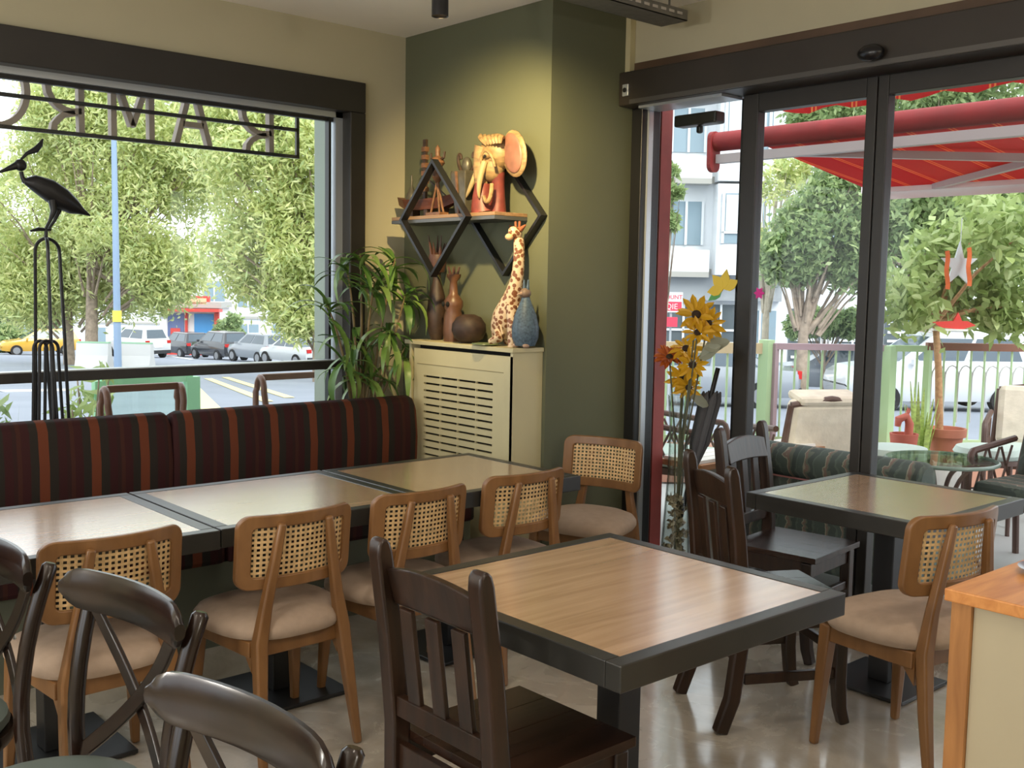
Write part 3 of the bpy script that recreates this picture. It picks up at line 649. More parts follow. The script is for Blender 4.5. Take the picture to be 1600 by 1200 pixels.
def tree(label, base, crowns, n, ll, lw, mat, trunk_r, seed, bark=BARK, nclump=90, group=None, spread=0.15, name='tree'):
    rng = np.random.default_rng(seed); t = thing(name, label, 'tree', tuple(base), 0, group)
    b = np.array(base); C_ = []
    for (c, r) in crowns:
        c = np.array(c); r = np.array(r if hasattr(r, '__len__') else (r, r, r*0.85)); k = nclump
        u = rng.normal(0, 1, (k, 3)); u /= np.linalg.norm(u, axis=1, keepdims=True); rad = rng.uniform(0.35, 1, (k, 1))**0.6
        C_.append(c+u*rad*r-b)
    Call = np.concatenate(C_); rm = np.mean([np.mean(r) for _, r in crowns])
    o = quads('crown', leaves(n, Call, (rm*spread,)*3, ll, lw, rng), mat, t); o['kind'] = 'stuff'
    tr = MB()
    for i, (c, r) in enumerate(crowns):
        c = Vector(c)-Vector(base); top = c; 
        if i == 0: tr.tube([(0, 0, -0.3), (c.x*0.05, c.y*0.05, c.z*0.45), top], [trunk_r*1.15, trunk_r*0.8, trunk_r*0.2], 10)
        else:
            c0 = Vector(crowns[0][0])-Vector(base); tr.tube([(c0.x*0.05, c0.y*0.05, c0.z*0.4), tuple(c*0.65+Vector((0, 0, c.z*0.1))), top], [trunk_r*0.55, trunk_r*0.35, trunk_r*0.1], 8)
    for k in range(10*len(crowns)):
        e = Vector(Call[rng.integers(0, len(Call))]); s0 = Vector((e.x*0.25, e.y*0.25, e.z*0.55)); tr.tube([s0, s0.lerp(e, 0.5)+Vector((0, 0, 0.1*rm)), e], [trunk_r*0.25, trunk_r*0.15, trunk_r*0.05], 6)
    tr.build('trunk', bark, t, smooth=True); return t
def crown(px, py, D, rpx): c = P(px, py, D); return (tuple(c), rpx*D/FPX)
def basept(px, D): q = P(px, 500, D); return (q.x, q.y, gz(q.x, q.y))
tree('broad acacia tree behind the bird sculpture', basept(107, 44), [crown(70, 330, 44, 130), crown(150, 250, 44, 120), crown(60, 440, 44, 70), crown(150, 420, 44, 90)], 42000, 0.30, 0.085, LEAFA, 0.22, 1)
tree('tall acacia tree beside the blue lamp post', basept(141, 42), [crown(230, 190, 42, 130), crown(215, 350, 42, 110), crown(300, 240, 42, 100), crown(120, 170, 42, 70), crown(255, 430, 42, 55)], 48000, 0.30, 0.085, LEAFA, 0.24, 2)
tree('leafy acacia tree filling the right of the street window', basept(500, 32), [crown(440, 250, 32, 130), crown(420, 390, 32, 95), crown(500, 380, 32, 100), crown(520, 230, 32, 110), crown(380, 180, 32, 80), crown(470, 480, 32, 40)], 52000, 0.26, 0.075, LEAFA, 0.2, 3)
tree('dark green tree far down the street', basept(20, 80), [crown(10, 440, 80, 80), crown(-60, 380, 80, 90), crown(60, 470, 80, 40)], 9000, 0.6, 0.25, LEAFB, 0.3, 4)
tree('small round bush beside the kiosk', basept(365, 70), [crown(365, 515, 70, 26)], 2500, 0.35, 0.18, LEAFB, 0.1, 5, nclump=30)
tree('low clipped bush behind the yellow taxi', basept(8, 66), [crown(8, 530, 66, 26)], 2500, 0.35, 0.18, LEAFB, 0.1, 6, nclump=30)
tree('dense green tree behind the middle door pane', basept(1255, 24), [crown(1285, 360, 24, 70), crown(1330, 300, 24, 70), crown(1235, 400, 24, 45), crown(1335, 410, 24, 45)], 22000, 0.2, 0.08, LEAFB, 0.14, 7)
tree('pale thin branched tree beside the white building', basept(1196, 26), [crown(1215, 290, 26, 45), crown(1200, 380, 26, 30), crown(1240, 260, 26, 30)], 1800, 0.2, 0.07, LEAFA, 0.10, 8, bark=PALEBARK, nclump=26)
tree('tall green tree behind the red awning', basept(1440, 27), [crown(1420, 350, 27, 75), crown(1500, 320, 27, 90), crown(1590, 360, 27, 100), crown(1440, 180, 27, 90), crown(1540, 150, 27, 110), crown(1300, 190, 27, 60)], 34000, 0.22, 0.09, LEAFB, 0.16, 9)
tree('leafy branches in front of the white building', basept(1038, 18), [crown(1050, 300, 18, 18), crown(1045, 265, 18, 14), crown(1048, 345, 18, 14)], 700, 0.2, 0.08, LEAFB, 0.05, 10, nclump=14)
tree('low hedge under the white building windows', basept(1290, 30), [crown(1290, 508, 30, 28), crown(1250, 512, 30, 22), crown(1330, 506, 30, 24)], 4000, 0.22, 0.1, LEAFB, 0.06, 11, nclump=40)

# street lamp post
LP = plain('pale_blue_steel', lin(138, 160, 188), 0.5); bp = basept(183, 38)
lp = thing('lamp_post', 'pale blue street lamp post standing in front of the trees', 'lamp post', bp)
MB().tube([(0, 0, 0), (0, 0, 4.2), (0, 0, 10.5)], [0.135, 0.115, 0.08], 14).build('pole', LP, lp, smooth=True)
MB().tube([(0, 0, 10.4), (1.5, -0.5, 10.9)], [0.06, 0.05], 10).build('lamp_arm', LP, lp); MB().ell((1.7, -0.57, 10.9), (0.35, 0.16, 0.08)).build('lamp_head', LP, lp, smooth=True)
MB().tube([(0, 0, 1.75), (0, 0, 2.15)], 0.16, 14).build('yellow_band', plain('band_yellow', lin(236, 214, 90), 0.6), lp)
# white barrier planters by the tree trunks
for (a, b2, D, lb) in ((122, 172, 40, 'white concrete barrier left of the lamp post'), (190, 238, 41, 'white concrete barrier right of the lamp post')):
    q0, q1 = P(a, 560, D), P(b2, 560, D); q0.z = gz(q0.x, q0.y); q1.z = gz(q1.x, q1.y); o = thing('barrier', lb, 'barrier', tuple((q0+q1)/2)); dd = (q1-q0)/2
    MB().prism([(-0.3, 0), (0.3, 0), (0.16, 0.5), (0.12, 0.95), (-0.12, 0.95), (-0.16, 0.5)], lambda u, v: tuple(-dd+Vector((u*0.75, u*0.66, v))), lambda u, v: tuple(dd+Vector((u*0.75, u*0.66, v)))).build('barrier_block', WHT, o)
    MB().bar(-dd+Vector((0, 0, 0.98)), dd+Vector((0, 0, 0.98)), 0.22, 0.05).build('barrier_cap', plain('green_cap', lin(150, 190, 160), 0.6), o)

# ================================================================== buildings
BW = plain('white_render', lin(224, 227, 230), 0.8, vary=0.03, scale=0.5); BG2 = plain('grey_render', lin(158, 162, 166), 0.8); WGL = plain('building_glass', lin(140, 160, 172), 0.12); DGL = plain('shop_glass', lin(92, 100, 104), 0.15); SILL = plain('sill', lin(172, 170, 164), 0.8)
CURT = plain('curtain', lin(214, 222, 226), 0.9)
def facade(label, o, ux, L, Hh, floors, wins, depth=8, mat=BW, name='building'):
    # o = left base corner seen from the street, ux = unit vector along the facade (to the right), windows in (u, z, w, h)
    ux = Vector((ux[0], ux[1], 0)).normalized(); nn = Vector((ux.y, -ux.x, 0)); t = thing(name, label, 'building', tuple(o)) # nn towards viewer
    q = lambda u, n_, z: tuple(ux*u+nn*n_+Vector((0, 0, z)))
    def blk(u0, u1, n0, n1, z0, z1, nm, mt, par=t):
        V = [q(u, n_, z) for z in (z0, z1) for n_ in (n0, n1) for u in (u0, u1)]
        return MB().add(V, [(0, 2, 3, 1), (4, 5, 7, 6), (0, 1, 5, 4), (2, 6, 7, 3), (0, 4, 6, 2), (1, 3, 7, 5)]).build(nm, mt, par)
    blk(0, L, -depth, 0, 0, Hh, 'wall', mat); blk(-0.2, L+0.2, -depth, 0.3, Hh, Hh+0.4, 'roof', SILL)
    for z in floors: blk(-0.05, L+0.05, 0, 0.12, z-0.12, z+0.12, 'floor_band', SILL)
    return t, blk
# main white apartment block with bays, right of the red post
o = basept(1000, 40); BU = Vector((_R[0], _R[1], 0))
t, blk = facade('white apartment block with bay windows across the street', (o[0], o[1], o[2]-0.5), BU, 12.5, 17, [4.6, 8.0, 11.4, 14.8], None)
for fz in (4.9, 8.3, 11.7):
    blk(2.6, 5.3, 0, 0.9, fz-0.4, fz+2.9, 'bay', BW)
    w_ = blk(2.75, 5.15, 0.9, 0.94, fz+0.75, fz+2.55, 'window', WGL)
    for u in (2.75, 3.55, 4.35, 5.1): blk(u, u+0.1, 0.94, 1.0, fz+0.75, fz+2.55, 'mullion', BW, w_)
    blk(2.75, 5.2, 0.94, 1.0, fz+1.1, fz+1.18, 'transom', BW, w_)
    for u in (2.85, 3.65, 4.45): blk(u+0.05, u+0.6, 0.945, 0.96, fz+1.2, fz+2.5, 'curtain', CURT, w_)
    w_ = blk(0.95, 2.25, 0, 0.04, fz+0.7, fz+2.3, 'window', WGL)
    for u in (0.95, 1.56, 2.17): blk(u, u+0.09, 0.04, 0.1, fz+0.7, fz+2.3, 'mullion', BW, w_)
    blk(0.8, 2.4, 0, 0.7, fz-0.5, fz-0.3, 'balcony_slab', SILL); blk(0.8, 2.4, 0.62, 0.7, fz-0.3, fz+0.5, 'balcony_front', BW)
    for u in (6.2, 8.4, 10.6):
        w_ = blk(u, u+1.5, 0, 0.05, fz+0.6, fz+2.4, 'window', WGL); blk(u+0.7, u+0.8, 0.05, 0.1, fz+0.6, fz+2.4, 'mullion', BW, w_)
blk(0.8, 5.2, 0.0, 0.35, 3.55, 4.5, 'shop_fascia', BG2)
for u in (1.0, 2.4):
    w_ = blk(u, u+1.25, 0, 0.05, 1.0, 3.4, 'shop_window', DGL); blk(u+0.58, u+0.66, 0.05, 0.1, 1.0, 3.4, 'mullion', BW, w_); blk(u, u+1.25, 0.05, 0.1, 2.4, 2.48, 'transom', BW, w_)
w_ = blk(3.9, 5.1, 0, 0.05, 1.0, 3.2, 'shop_window', WGL); blk(4.45, 4.53, 0.05, 0.1, 1.0, 3.2, 'mullion', BW, w_)
for u in (5.6, 7.4, 9.2, 11.0):
    w_ = blk(u, u+1.2, 0, 0.05, 0.9, 3.3, 'shop_window', DGL); blk(u+0.56, u+0.64, 0.05, 0.1, 0.9, 3.3, 'mullion', BW, w_)
    for k in range(6): blk(u+0.1, u+1.1, 0.05, 0.09, 1.1+k*0.33, 1.2+k*0.33, 'blind_slat', BW, w_)
# sale sign standing in front of it
q = P(1049, 473, 20); sg = thing('street_sign', 'red and white sign board seen left of the sunflowers', 'sign', (q.x, q.y, gz(q.x, q.y)))
zz = q.z-gz(q.x, q.y); su = BU; nn = Vector((su.y, -su.x, 0))
def sblk(u0, u1, n0, n1, z0, z1, nm, mt, par=sg):
    V = [tuple(su*u+nn*n_+Vector((0, 0, z))) for z in (z0, z1) for n_ in (n0, n1) for u in (u0, u1)]
    return MB().add(V, [(0, 2, 3, 1), (4, 5, 7, 6), (0, 1, 5, 4), (2, 6, 7, 3), (0, 4, 6, 2), (1, 3, 7, 5)]).build(nm, mt, par)
SRED = plain('sign_red', lin(222, 60, 84), 0.5)
bd = sblk(-0.21, 0.21, 0, 0.03, zz-0.18, zz+0.2, 'board', WHT); sblk(-0.19, 0.19, 0.03, 0.034, zz-0.15, zz+0.02, 'red_field', SRED, bd)
sblk(-0.02, 0.02, -0.03, 0.0, 0, zz+0.1, 'post', BG2); sblk(-0.16, 0.12, 0, 0.03, zz-0.45, zz-0.27, 'lower_board', SRED)
def text(body, size, loc, rotz, mat, parent, nm):
    cu = bpy.data.curves.new(nm, 'FONT'); cu.body = body; cu.size = size; cu.extrude = 0.002; cu.align_x = 'CENTER'
    to = bpy.data.objects.new(nm+'_tmp', cu); COL.objects.link(to); bpy.context.view_layer.update()
    me = bpy.data.meshes.new_from_object(to.evaluated_get(bpy.context.evaluated_depsgraph_get())); bpy.data.objects.remove(to)
    o2 = bpy.data.objects.new(nm, me); COL.objects.link(o2); me.materials.clear(); me.materials.append(mat); o2.parent = parent; o2.location = loc; o2.rotation_euler = (PI/2, 0, rotz); return o2
ra = math.atan2(su.y, su.x)
text('DOUNT', 0.11, tuple(nn*0.032+Vector((0, 0, zz+0.07))), ra, SRED, bd, 'lettering'); text('QIE', 0.15, tuple(nn*0.036+Vector((0, 0, zz-0.12))), ra, WHT, bd, 'lettering')
# pale buildings behind the street trees
o = basept(250, 95); t, blk = facade('pale building behind the kiosk and the street trees', (o[0], o[1], o[2]-1), BU, 18, 9, [4.0], None)
for u in (1, 4, 7, 10, 13):
    for z in (1.2, 5.0):
        w_ = blk(u, u+1.8, 0, 0.1, z, z+2.2, 'window', WGL); blk(u+0.85, u+0.95, 0.1, 0.2, z, z+2.2, 'mullion', BW, w_)
o = basept(-40, 130); t, blk = facade('low white building at the far left end of the street', (o[0], o[1], o[2]-1), BU, 26, 7, [3.6], None)
for u in (2, 6, 10, 14, 18, 22): blk(u, u+2, 0, 0.1, 1.2, 3.0, 'window', WGL)
# kiosk
KR, KB = plain('kiosk_red', lin(206, 70, 60), 0.5), plain('kiosk_blue', lin(70, 140, 196), 0.5)
o = basept(260, 72); t, blk = facade('red and white street kiosk with blue posters', (o[0], o[1], o[2]), BU, 3.6, 3.2, [], None, depth=2.5, mat=plain('kiosk_white', lin(220, 214, 210), 0.6), name='kiosk')
blk(-0.3, 3.8, 0, 0.9, 2.95, 3.15, 'canopy', KR); blk(-0.1, 3.0, 0.05, 0.25, 3.3, 4.0, 'roof_sign', KR); blk(0.1, 2.8, 0.25, 0.3, 3.45, 3.85, 'sign_field', plain('kiosk_orange', lin(240, 190, 150), 0.5))
blk(0.1, 1.2, 0, 0.06, 0.9, 2.8, 'poster', plain('poster_dark', lin(96, 110, 150), 0.5)); blk(0.3, 0.95, 0.06, 0.09, 1.1, 1.8, 'poster_motif', KR); blk(1.9, 3.2, 0, 0.06, 0.3, 2.8, 'poster', KB); blk(2.0, 3.1, 0.06, 0.09, 1.0, 1.5, 'poster_motif', WHT); blk(3.3, 3.6, 0, 0.2, 0, 2.9, 'red_pier', KR); blk(1.3, 1.45, 0, 0.15, 0, 2.9, 'red_pier', KR); blk(0, 3.6, 0.0, 0.12, 0, 0.35, 'plinth', KR)

# ================================================================== window sign of mirrored letters (outside the glass)
LETM = plain('letter_taupe', lin(156, 142, 130), 0.6); SY = 5.25
sg = thing('letter_sign', 'outdoor sign of tall taupe letters on black rails, read backwards through the window', 'sign', (0, SY, 0))
for z in (2.225, 2.37, 2.60): MB().span((0.2, -0.01, z-0.009), (3.045, 0.008, z+0.009)).build('rail', BLACKMET, sg)
MB().span((3.027, -0.01, 2.225), (3.045, 0.008, 2.6)).build('end_bar', BLACKMET, sg)
zb, zt = 2.235, 2.56
def stroke(pts, mb): mb.path([(x, 0, z) for x, z in pts], 0.028, 0.045, up=(0, 1, 0))
def lR(x1, x0): # stem at x1 (right), bowl towards x0 (left)
    mb = MB(); zm = 2.325; mb.path([(x1, 0.03, zb), (x1, 0.03, zt)], 0.028, 0.045, up=(0, 1, 0))
    r = (zt-zm)/2; cx = x0+r*0.75
    pts = [(x1, zt-0.012)]+[(cx-r*0.95*math.sin(a), zm+r+r*0.95*math.cos(a)) for a in np.linspace(0, PI, 11)]+[(x1, zm+0.012)]
    mb.path([(x, 0.03, z) for x, z in pts], 0.028, 0.045, up=(0, 1, 0)); mb.path([(x, 0.03, z) for x, z in [(x1-0.03, zm), (x1-0.08, zm-0.012), (x0+0.025, zm-0.035), (x0+0.005, zm-0.06), (x0, zb)]], 0.028, 0.045, up=(0, 1, 0)); return mb
def poly(lines):
    mb = MB()
    for l in lines: mb.path([(x, 0.03, z) for x, z in l], 0.028, 0.045, up=(0, 1, 0))
    return mb
lR(2.885, 2.745).build('letter', LETM, sg)
poly([[(2.35, zb), (2.44, zt)], [(2.44, zt), (2.53, zb)], [(2.385, zb+0.1), (2.495, zb+0.1)]]).build('letter', LETM, sg)
poly([[(2.03, zb), (2.03, zt)], [(2.03, zt), (2.125, zb+0.06)], [(2.125, zb+0.06), (2.22, zt)], [(2.22, zt), (2.22, zb)]]).build('letter', LETM, sg)
lR(1.875, 1.745).build('letter', LETM, sg)
MB().path([(1.49+0.14*math.cos(a), 0.03, (zb+zt)/2+0.165*math.sin(a)) for a in np.linspace(0, 2*PI, 33)[:-1]], 0.028, 0.045, up=(0, 1, 0), closed=True).build('letter', LETM, sg)

# ================================================================== outside chairs and plants under the street window
TUBEW = plain('brown_bentwood', lin(104, 70, 54), 0.35)
def tubchair(label, x0, x1, y, zt, first=None):
    t = thing('terrace_chair', label, 'chair', ((x0+x1)/2, y, -0.02), 0, 'bentwood terrace chairs'); hw = (x1-x0)/2; zt += 0.02
    for s_ in (-1, 1):
        pts = [(s_*hw, 0.1, 0), (s_*hw, 0.09, zt-0.1)]+[(s_*(hw-0.008), 0.09-0.045+0.045*math.cos(a), zt-0.1+0.09*math.sin(a)) for a in np.linspace(0.2, PI, 8)]+[(s_*(hw-0.05), -0.02, 0.5), (s_*(hw-0.05), -0.05, 0)]
        MB().tube(pts, 0.019, 10).build('side_frame', TUBEW, t, smooth=True)
    MB().bar((-hw+0.02, 0.05, zt-0.012), (hw-0.02, 0.05, zt-0.012), 0.03, 0.04).build('top_rail', TUBEW, t, bevel=0.006)
    MB().span((-hw+0.03, 0.08, 0.42), (hw-0.03, 0.45, 0.46)).build('seat', TUBEW, t, bevel=0.01)
    for s_ in (-1, 1): MB().tube([(s_*(hw-0.03), 0.44, 0), (s_*(hw-0.03), 0.43, 0.42)], 0.016, 8).build('leg', TUBEW, t)
tubchair('brown bentwood terrace chair outside the window, left of the two', 2.14, 2.585, 5.72, 0.955)
tubchair('brown bentwood terrace chair outside the window, right of the two', 3.09, 3.60, 5.75, 0.975)
# green screen panel behind the left chair
q0, q1 = ony(158, 640, 6.6), ony(300, 640, 6.6)
gp = thing('glass_screen', 'green edged glass wind screen behind the left terrace chair', 'wind screen', ((q0.x+q1.x)/2, 6.6, -0.02)); hw = (q1.x-q0.x)/2
for s_ in (-1, 1): MB().span((s_*hw-0.045, -0.03, 0), (s_*hw+0.045, 0.03, 0.93)).build('post', plain('mint_post', lin(150, 205, 165), 0.5) if s_ < 0 else MATS['mint_post'], gp)
MB().span((-hw, -0.02, 0.9), (hw, 0.02, 0.95)).build('top_rail', MATS['mint_post'], gp); MB().span((-hw, -0.02, 0.05), (hw, 0.02, 0.1)).build('bottom_rail', MATS['mint_post'], gp)
MB().span((-hw, -0.004, 0.1), (hw, 0.004, 0.9)).build('pane', pane('milky_glass', (0.88, 0.96, 0.92, 1), 0.2), gp)
def potplant(label, x, y, z, hgt, n, seed, mat, r=0.12, name='potted_plant', ll=0.12, lw=0.035):
    rng = np.random.default_rng(seed); t = thing(name, label, 'plant', (x, y, z))
    MB().lathe([(0.0, 0.0), (r*0.7, 0.0), (r, 0.22), (r*1.08, 0.22), (r*1.08, 0.25), (r*0.95, 0.25), (r*0.9, 0.2), (0, 0.2)], n=20).build('pot', plain('pot_'+str(seed), lin(186, 110, 84), 0.7), t, smooth=True)
    st = MB(); tips = []
    for k in range(7):
        a = rng.uniform(0, 2*PI); e = Vector((math.cos(a)*r*1.2*rng.uniform(0.3, 1.2), math.sin(a)*r*1.2*rng.uniform(.3, 1.2), hgt*rng.uniform(0.7, 1))); st.tube([(0, 0, 0.18), tuple(e*0.5+Vector((0, 0, 0.1))), tuple(e)], 0.005, 6)
        tips += [np.array(e)*f+np.array([0, 0, 0.18*(1-f)]) for f in (0.5, 0.7, 0.85, 1.0)]
    st.build('stems', BARK, t); o = quads('foliage', leaves(n, np.array(tips), (0.045,)*3, ll, lw, rng, -0.4), mat, t); o['kind'] = 'stuff'; return t
q = ony(137, 650, 6.4); potplant('leafy potted shrub on the pavement left of the terrace chair', q.x, 6.4, -0.02, 1.08, 170, 21, LEAFC)
q = ony(12, 660, 5.95); potplant('small potted plant at the left edge of the street window', q.x, 5.95, -0.02, 0.92, 120, 22, LEAFB)

# ================================================================== terrace outside the sliding door
REDP = plain('red_post', lin(150, 62, 56), 0.6, vary=0.15, scale=9)
o = tag(MB().span((4.47, 3.868, -0.015), (4.56, 3.955, 2.9)).build('red_post', REDP), 'dull red square post just outside the sliding door', 'post')
lw = thing('low_wall', 'low timber fronted wall with white capping boards outside the door', 'low wall', (4.6, 3.62, -0.015))
WPL = plain('white_board', lin(235, 235, 232), 0.6); GPL = plain('grey_board', lin(150, 146, 136), 0.8, vary=0.2, scale=12, stretch=(1, 1, 0.2))
for k in range(3): MB().span((-0.02, 0.01+k*0.085, 0.60), (1.3, 0.085+k*0.085, 0.618)).build('cap_board', WPL, lw)
MB().span((-0.03, -0.02, 0.568), (1.3, 0.27, 0.599)).build('edge_board', wood('edge_brown', lin(150, 100, 66), lin(186, 136, 96), 0.6), lw)
for k in range(8): MB().span((0.0+k*0.165, 0.0, 0.0), (0.16+k*0.165, 0.03, 0.567)).build('front_board', GPL, lw)
# fence (crosses the view at about 8.6 m)
MINT = plain('pale_green_paint', lin(178, 205, 160), 0.6); MAUV = plain('mauve_paint', lin(176, 150, 160), 0.6); BEI = plain('beige_rail', lin(206, 186, 150), 0.7); BRW = plain('brown_rail', lin(128, 84, 70), 0.7)
o0 = P(1030, 690, 8.6); fe = thing('terrace_fence', 'pale green bar fence around the terrace', 'fence', (o0.x, o0.y, 0.0))
fx = Vector((_R[0], _R[1], 0)).normalized()
def fpt(px, z): D = 8.6; return fx*((px-1030)/FPX*D)+Vector((0, 0, z))
ZT = 1.11
for px, w_, hgt in ((1192, 0.09, ZT+0.03), (1381, 0.10, ZT), (1443, 0.05, ZT), (1030, 0.07, ZT), (1640, 0.09, ZT), (1850, 0.09, ZT)): MB().bar(fpt(px, 0.0), fpt(px, hgt), w_, w_).build('post', MINT, fe)
MB().bar(fpt(1030, ZT-0.04), fpt(1188, ZT-0.04), 0.05, 0.085).build('top_rail', BEI, fe)
MB().bar(fpt(1202, ZT-0.02), fpt(1376, ZT-0.02), 0.05, 0.05).build('top_rail', MAUV, fe); MB().bar(fpt(1204, 0.3), fpt(1204, ZT), 0.05, 0.06).build('gate_stile', MAUV, fe)
MB().bar(fpt(1386, ZT-0.02), fpt(1442, ZT-0.02), 0.04, 0.05).build('top_rail', MINT, fe); MB().bar(fpt(1440, ZT+0.0), fpt(1850, ZT+0.0), 0.06, 0.06).build('top_rail', BRW, fe)
for a, b2 in ((1030, 1188), (1202, 1376), (1386, 1850)): MB().bar(fpt(a, 0.34), fpt(b2, 0.34), 0.03, 0.04).build('bottom_rail', MINT, fe)
px = 1048
while px < 1850:
    if not any(abs(px-c) < 9 for c in (1192, 1204, 1381, 1443, 1640)): MB().tube([fpt(px, 0.34), fpt(px, ZT-0.03)], 0.009, 6).build('bar', MINT, fe)
    px += 21
for k in range(9): # loops of wire above the right panel
    MB().tube([fpt(1450+k*21, 0.5)]+[fpt(1450+k*21+10.5-10.5*math.cos(a), 0.86+0.10*math.sin(a)) for a in np.linspace(0, PI, 7)]+[fpt(1471+k*21, 0.5)], 0.006, 5).build('wire_loop', WHT, fe)
curb = MB().bar(fpt(1030, 0.14)+o0*0, fpt(1850, 0.14), 0.3, 0.28); cu_ = curb.build('curb', plain('terracotta_curb', lin(190, 140, 120), 0.8), fe)

# awnings
AWN = stripes('awning_fabric', 1, 0.24, [(0, lin(196, 48, 48)), (0.70, lin(232, 140, 80)), (0.74, lin(206, 48, 48)), (0.80, lin(232, 140, 80)), (0.84, lin(196, 40, 44))], 0.8, bumpy=False)
nt = AWN.node_tree; b = nt.nodes['Principled BSDF']; tr_ = N(nt, 'ShaderNodeBsdfTranslucent'); mx = N(nt, 'ShaderNodeMixShader'); mx.inputs[0].default_value = 0.4
rl = [l for l in nt.links if l.to_socket == b.inputs['Base Color']][0].from_socket
nt.links.new(rl, tr_.inputs[0]); nt.links.new(b.outputs[0], mx.inputs[1]); nt.links.new(tr_.outputs[0], mx.inputs[2]); nt.links.new(mx.outputs[0], nt.nodes['Material Output'].inputs[0])
ROLL = plain('awning_roll', lin(136, 34, 36), 0.7, vary=0.15, scale=8); AARM = plain('awning_arm', lin(176, 166, 166), 0.45); VAL = plain('valance_white', lin(236, 226, 226), 0.8)
aw = thing('awning', 'red striped retractable awning over the terrace', 'awning', (0, 0, 0))
MB().tube([(5.6, -1.5, 2.485), (5.6, 4.37, 2.485)], 0.062, 16).build('roller', ROLL, aw, smooth=True)
MB().prism(rrect(0.10, 0.26, 0.045, 4), lambda u, v: (5.6+u-0.02, 4.37, 2.42+v), lambda u, v: (5.6+u-0.02, 4.40, 2.42+v)).build('end_bracket', ROLL, aw)
MB().span((5.56, -1.5, 2.345), (5.62, 4.35, 2.40)).build('torsion_bar', AARM, aw)
MB().add([(5.62, -1.5, 2.43), (5.62, 4.0, 2.43), (7.0, 4.12, 2.275), (7.0, -1.5, 2.275), (5.62, -1.5, 2.426), (5.62, 4.0, 2.426), (7.0, 4.12, 2.271), (7.0, -1.5, 2.271)], [(0, 1, 2, 3), (7, 6, 5, 4), (0, 4, 5, 1), (1, 5, 6, 2), (2, 6, 7, 3), (3, 7, 4, 0)]).build('canopy', AWN, aw)
MB().span((6.98, -1.5, 2.24), (7.04, 4.15, 2.285)).build('front_bar', VAL, aw); MB().span((7.005, -1.5, 2.19), (7.015, 4.15, 2.24)).build('valance', VAL, aw)
MB().bar((5.62, 3.75, 2.37), (6.3, 2.6, 2.31), 0.05, 0.045).build('arm', AARM, aw); MB().bar((6.3, 2.6, 2.31), (6.98, 3.6, 2.26), 0.04, 0.04).build('arm', AARM, aw); MB().bar((5.62, 0.4, 2.37), (6.3, 1.6, 2.31), 0.05, 0.045).build('arm', AARM, aw)
for yy in (4.3, 1.2): MB().span((5.56, yy-0.03, -0.015), (5.62, yy+0.03, 2.345)).build('support_post', ROLL, aw) if yy < 2 else None
aw2 = thing('valance_awning', 'red fabric awning strip close above the sliding door', 'awning', (0, 0, 0))
MB().add([(4.47, -1.5, 2.80), (4.47, 3.5, 2.80), (5.05, 3.5, 2.66), (5.05, -1.5, 2.66), (4.47, -1.5, 2.79), (4.47, 3.5, 2.79), (5.05, 3.5, 2.65), (5.05, -1.5, 2.65)], [(0, 1, 2, 3), (7, 6, 5, 4), (0, 4, 5, 1), (1, 5, 6, 2), (2, 6, 7, 3), (3, 7, 4, 0)]).build('canopy', AWN, aw2)
v = MB(); V = []; n = 60
for i in range(n+1):
    y_ = -1.5+5.0*i/n; V += [(5.05, y_, 2.66), (5.05, y_, 2.505+0.015*math.sin(i*1.7))]
v.add(V, [(2*i, 2*i+1, 2*i+3, 2*i+2) for i in range(n)]); v.build('scalloped_valance', AWN, aw2)

# patterned sofa (back towards the glass)
m, nt, b = newmat('paisley_fabric'); mp = mapping(nt, (1, 1, 1)); sep = N(nt, 'ShaderNodeSeparateXYZ'); nt.links.new(mp.outputs[0], sep.inputs[0])
nz = N(nt, 'ShaderNodeTexNoise'); nz.inputs['Scale'].default_value = 9; nz.inputs['Distortion'].default_value = 1.0; nt.links.new(mp.outputs[0], nz.inputs[0])
ma = N(nt, 'ShaderNodeMath', operation='MULTIPLY_ADD'); ma.inputs[1].default_value = 9; nt.links.new(sep.outputs[1], ma.inputs[0]); nt.links.new(nz.outputs[0], ma.inputs[2])
fr = N(nt, 'ShaderNodeMath', operation='FRACT'); nt.links.new(ma.outputs[0], fr.inputs[0])
r = ramp(nt, [(0, lin(128, 106, 96)), (0.10, lin(150, 146, 128)), (0.15, lin(82, 92, 86)), (0.5, lin(94, 104, 96)), (0.6, lin(76, 84, 80)), (0.9, lin(104, 108, 96))], 'CONSTANT'); nt.links.new(fr.outputs[0], r.inputs[0]); nt.links.new(r.outputs[0], b.inputs['Base Color']); b.inputs['Roughness'].default_value = 0.9
PAIS = m
so = thing('patterned_sofa', 'green patterned sofa with rolled back, standing against the door glass', 'sofa', (4.72, 2.42, -0.015))
MB().tube([(0.07, 0.0, 0.665), (0.07, 0.02, 0.665), (0.07, 1.10, 0.665), (0.07, 1.12, 0.665)], [0.07, 0.088, 0.088, 0.07], 18).build('back_roll', PAIS, so, smooth=True)
MB().span((0.0, 0.02, 0.12), (0.13, 1.1, 0.585)).build('back_panel', PAIS, so, bevel=0.02); MB().span((0.14, 0.1, 0.18), (0.62, 1.02, 0.42)).build('seat_cushion', PAIS, so, bevel=0.04)
for yy in (0.0, 1.03): MB().span((0.14, yy, 0.12), (0.62, yy+0.09, 0.55)).build('arm', PAIS, so, bevel=0.03)
MB().span((-0.012, 0.03, 0.585), (-0.001, 1.09, 0.592)).build('piping', plain('rose_piping', lin(170, 110, 108), 0.8), so)
for xx in (0.06, 0.56):
    for yy in (0.06, 1.04): MB().tube([(xx, yy, 0), (xx, yy, 0.12)], 0.02, 8).build('leg', DARKWOOD, so)
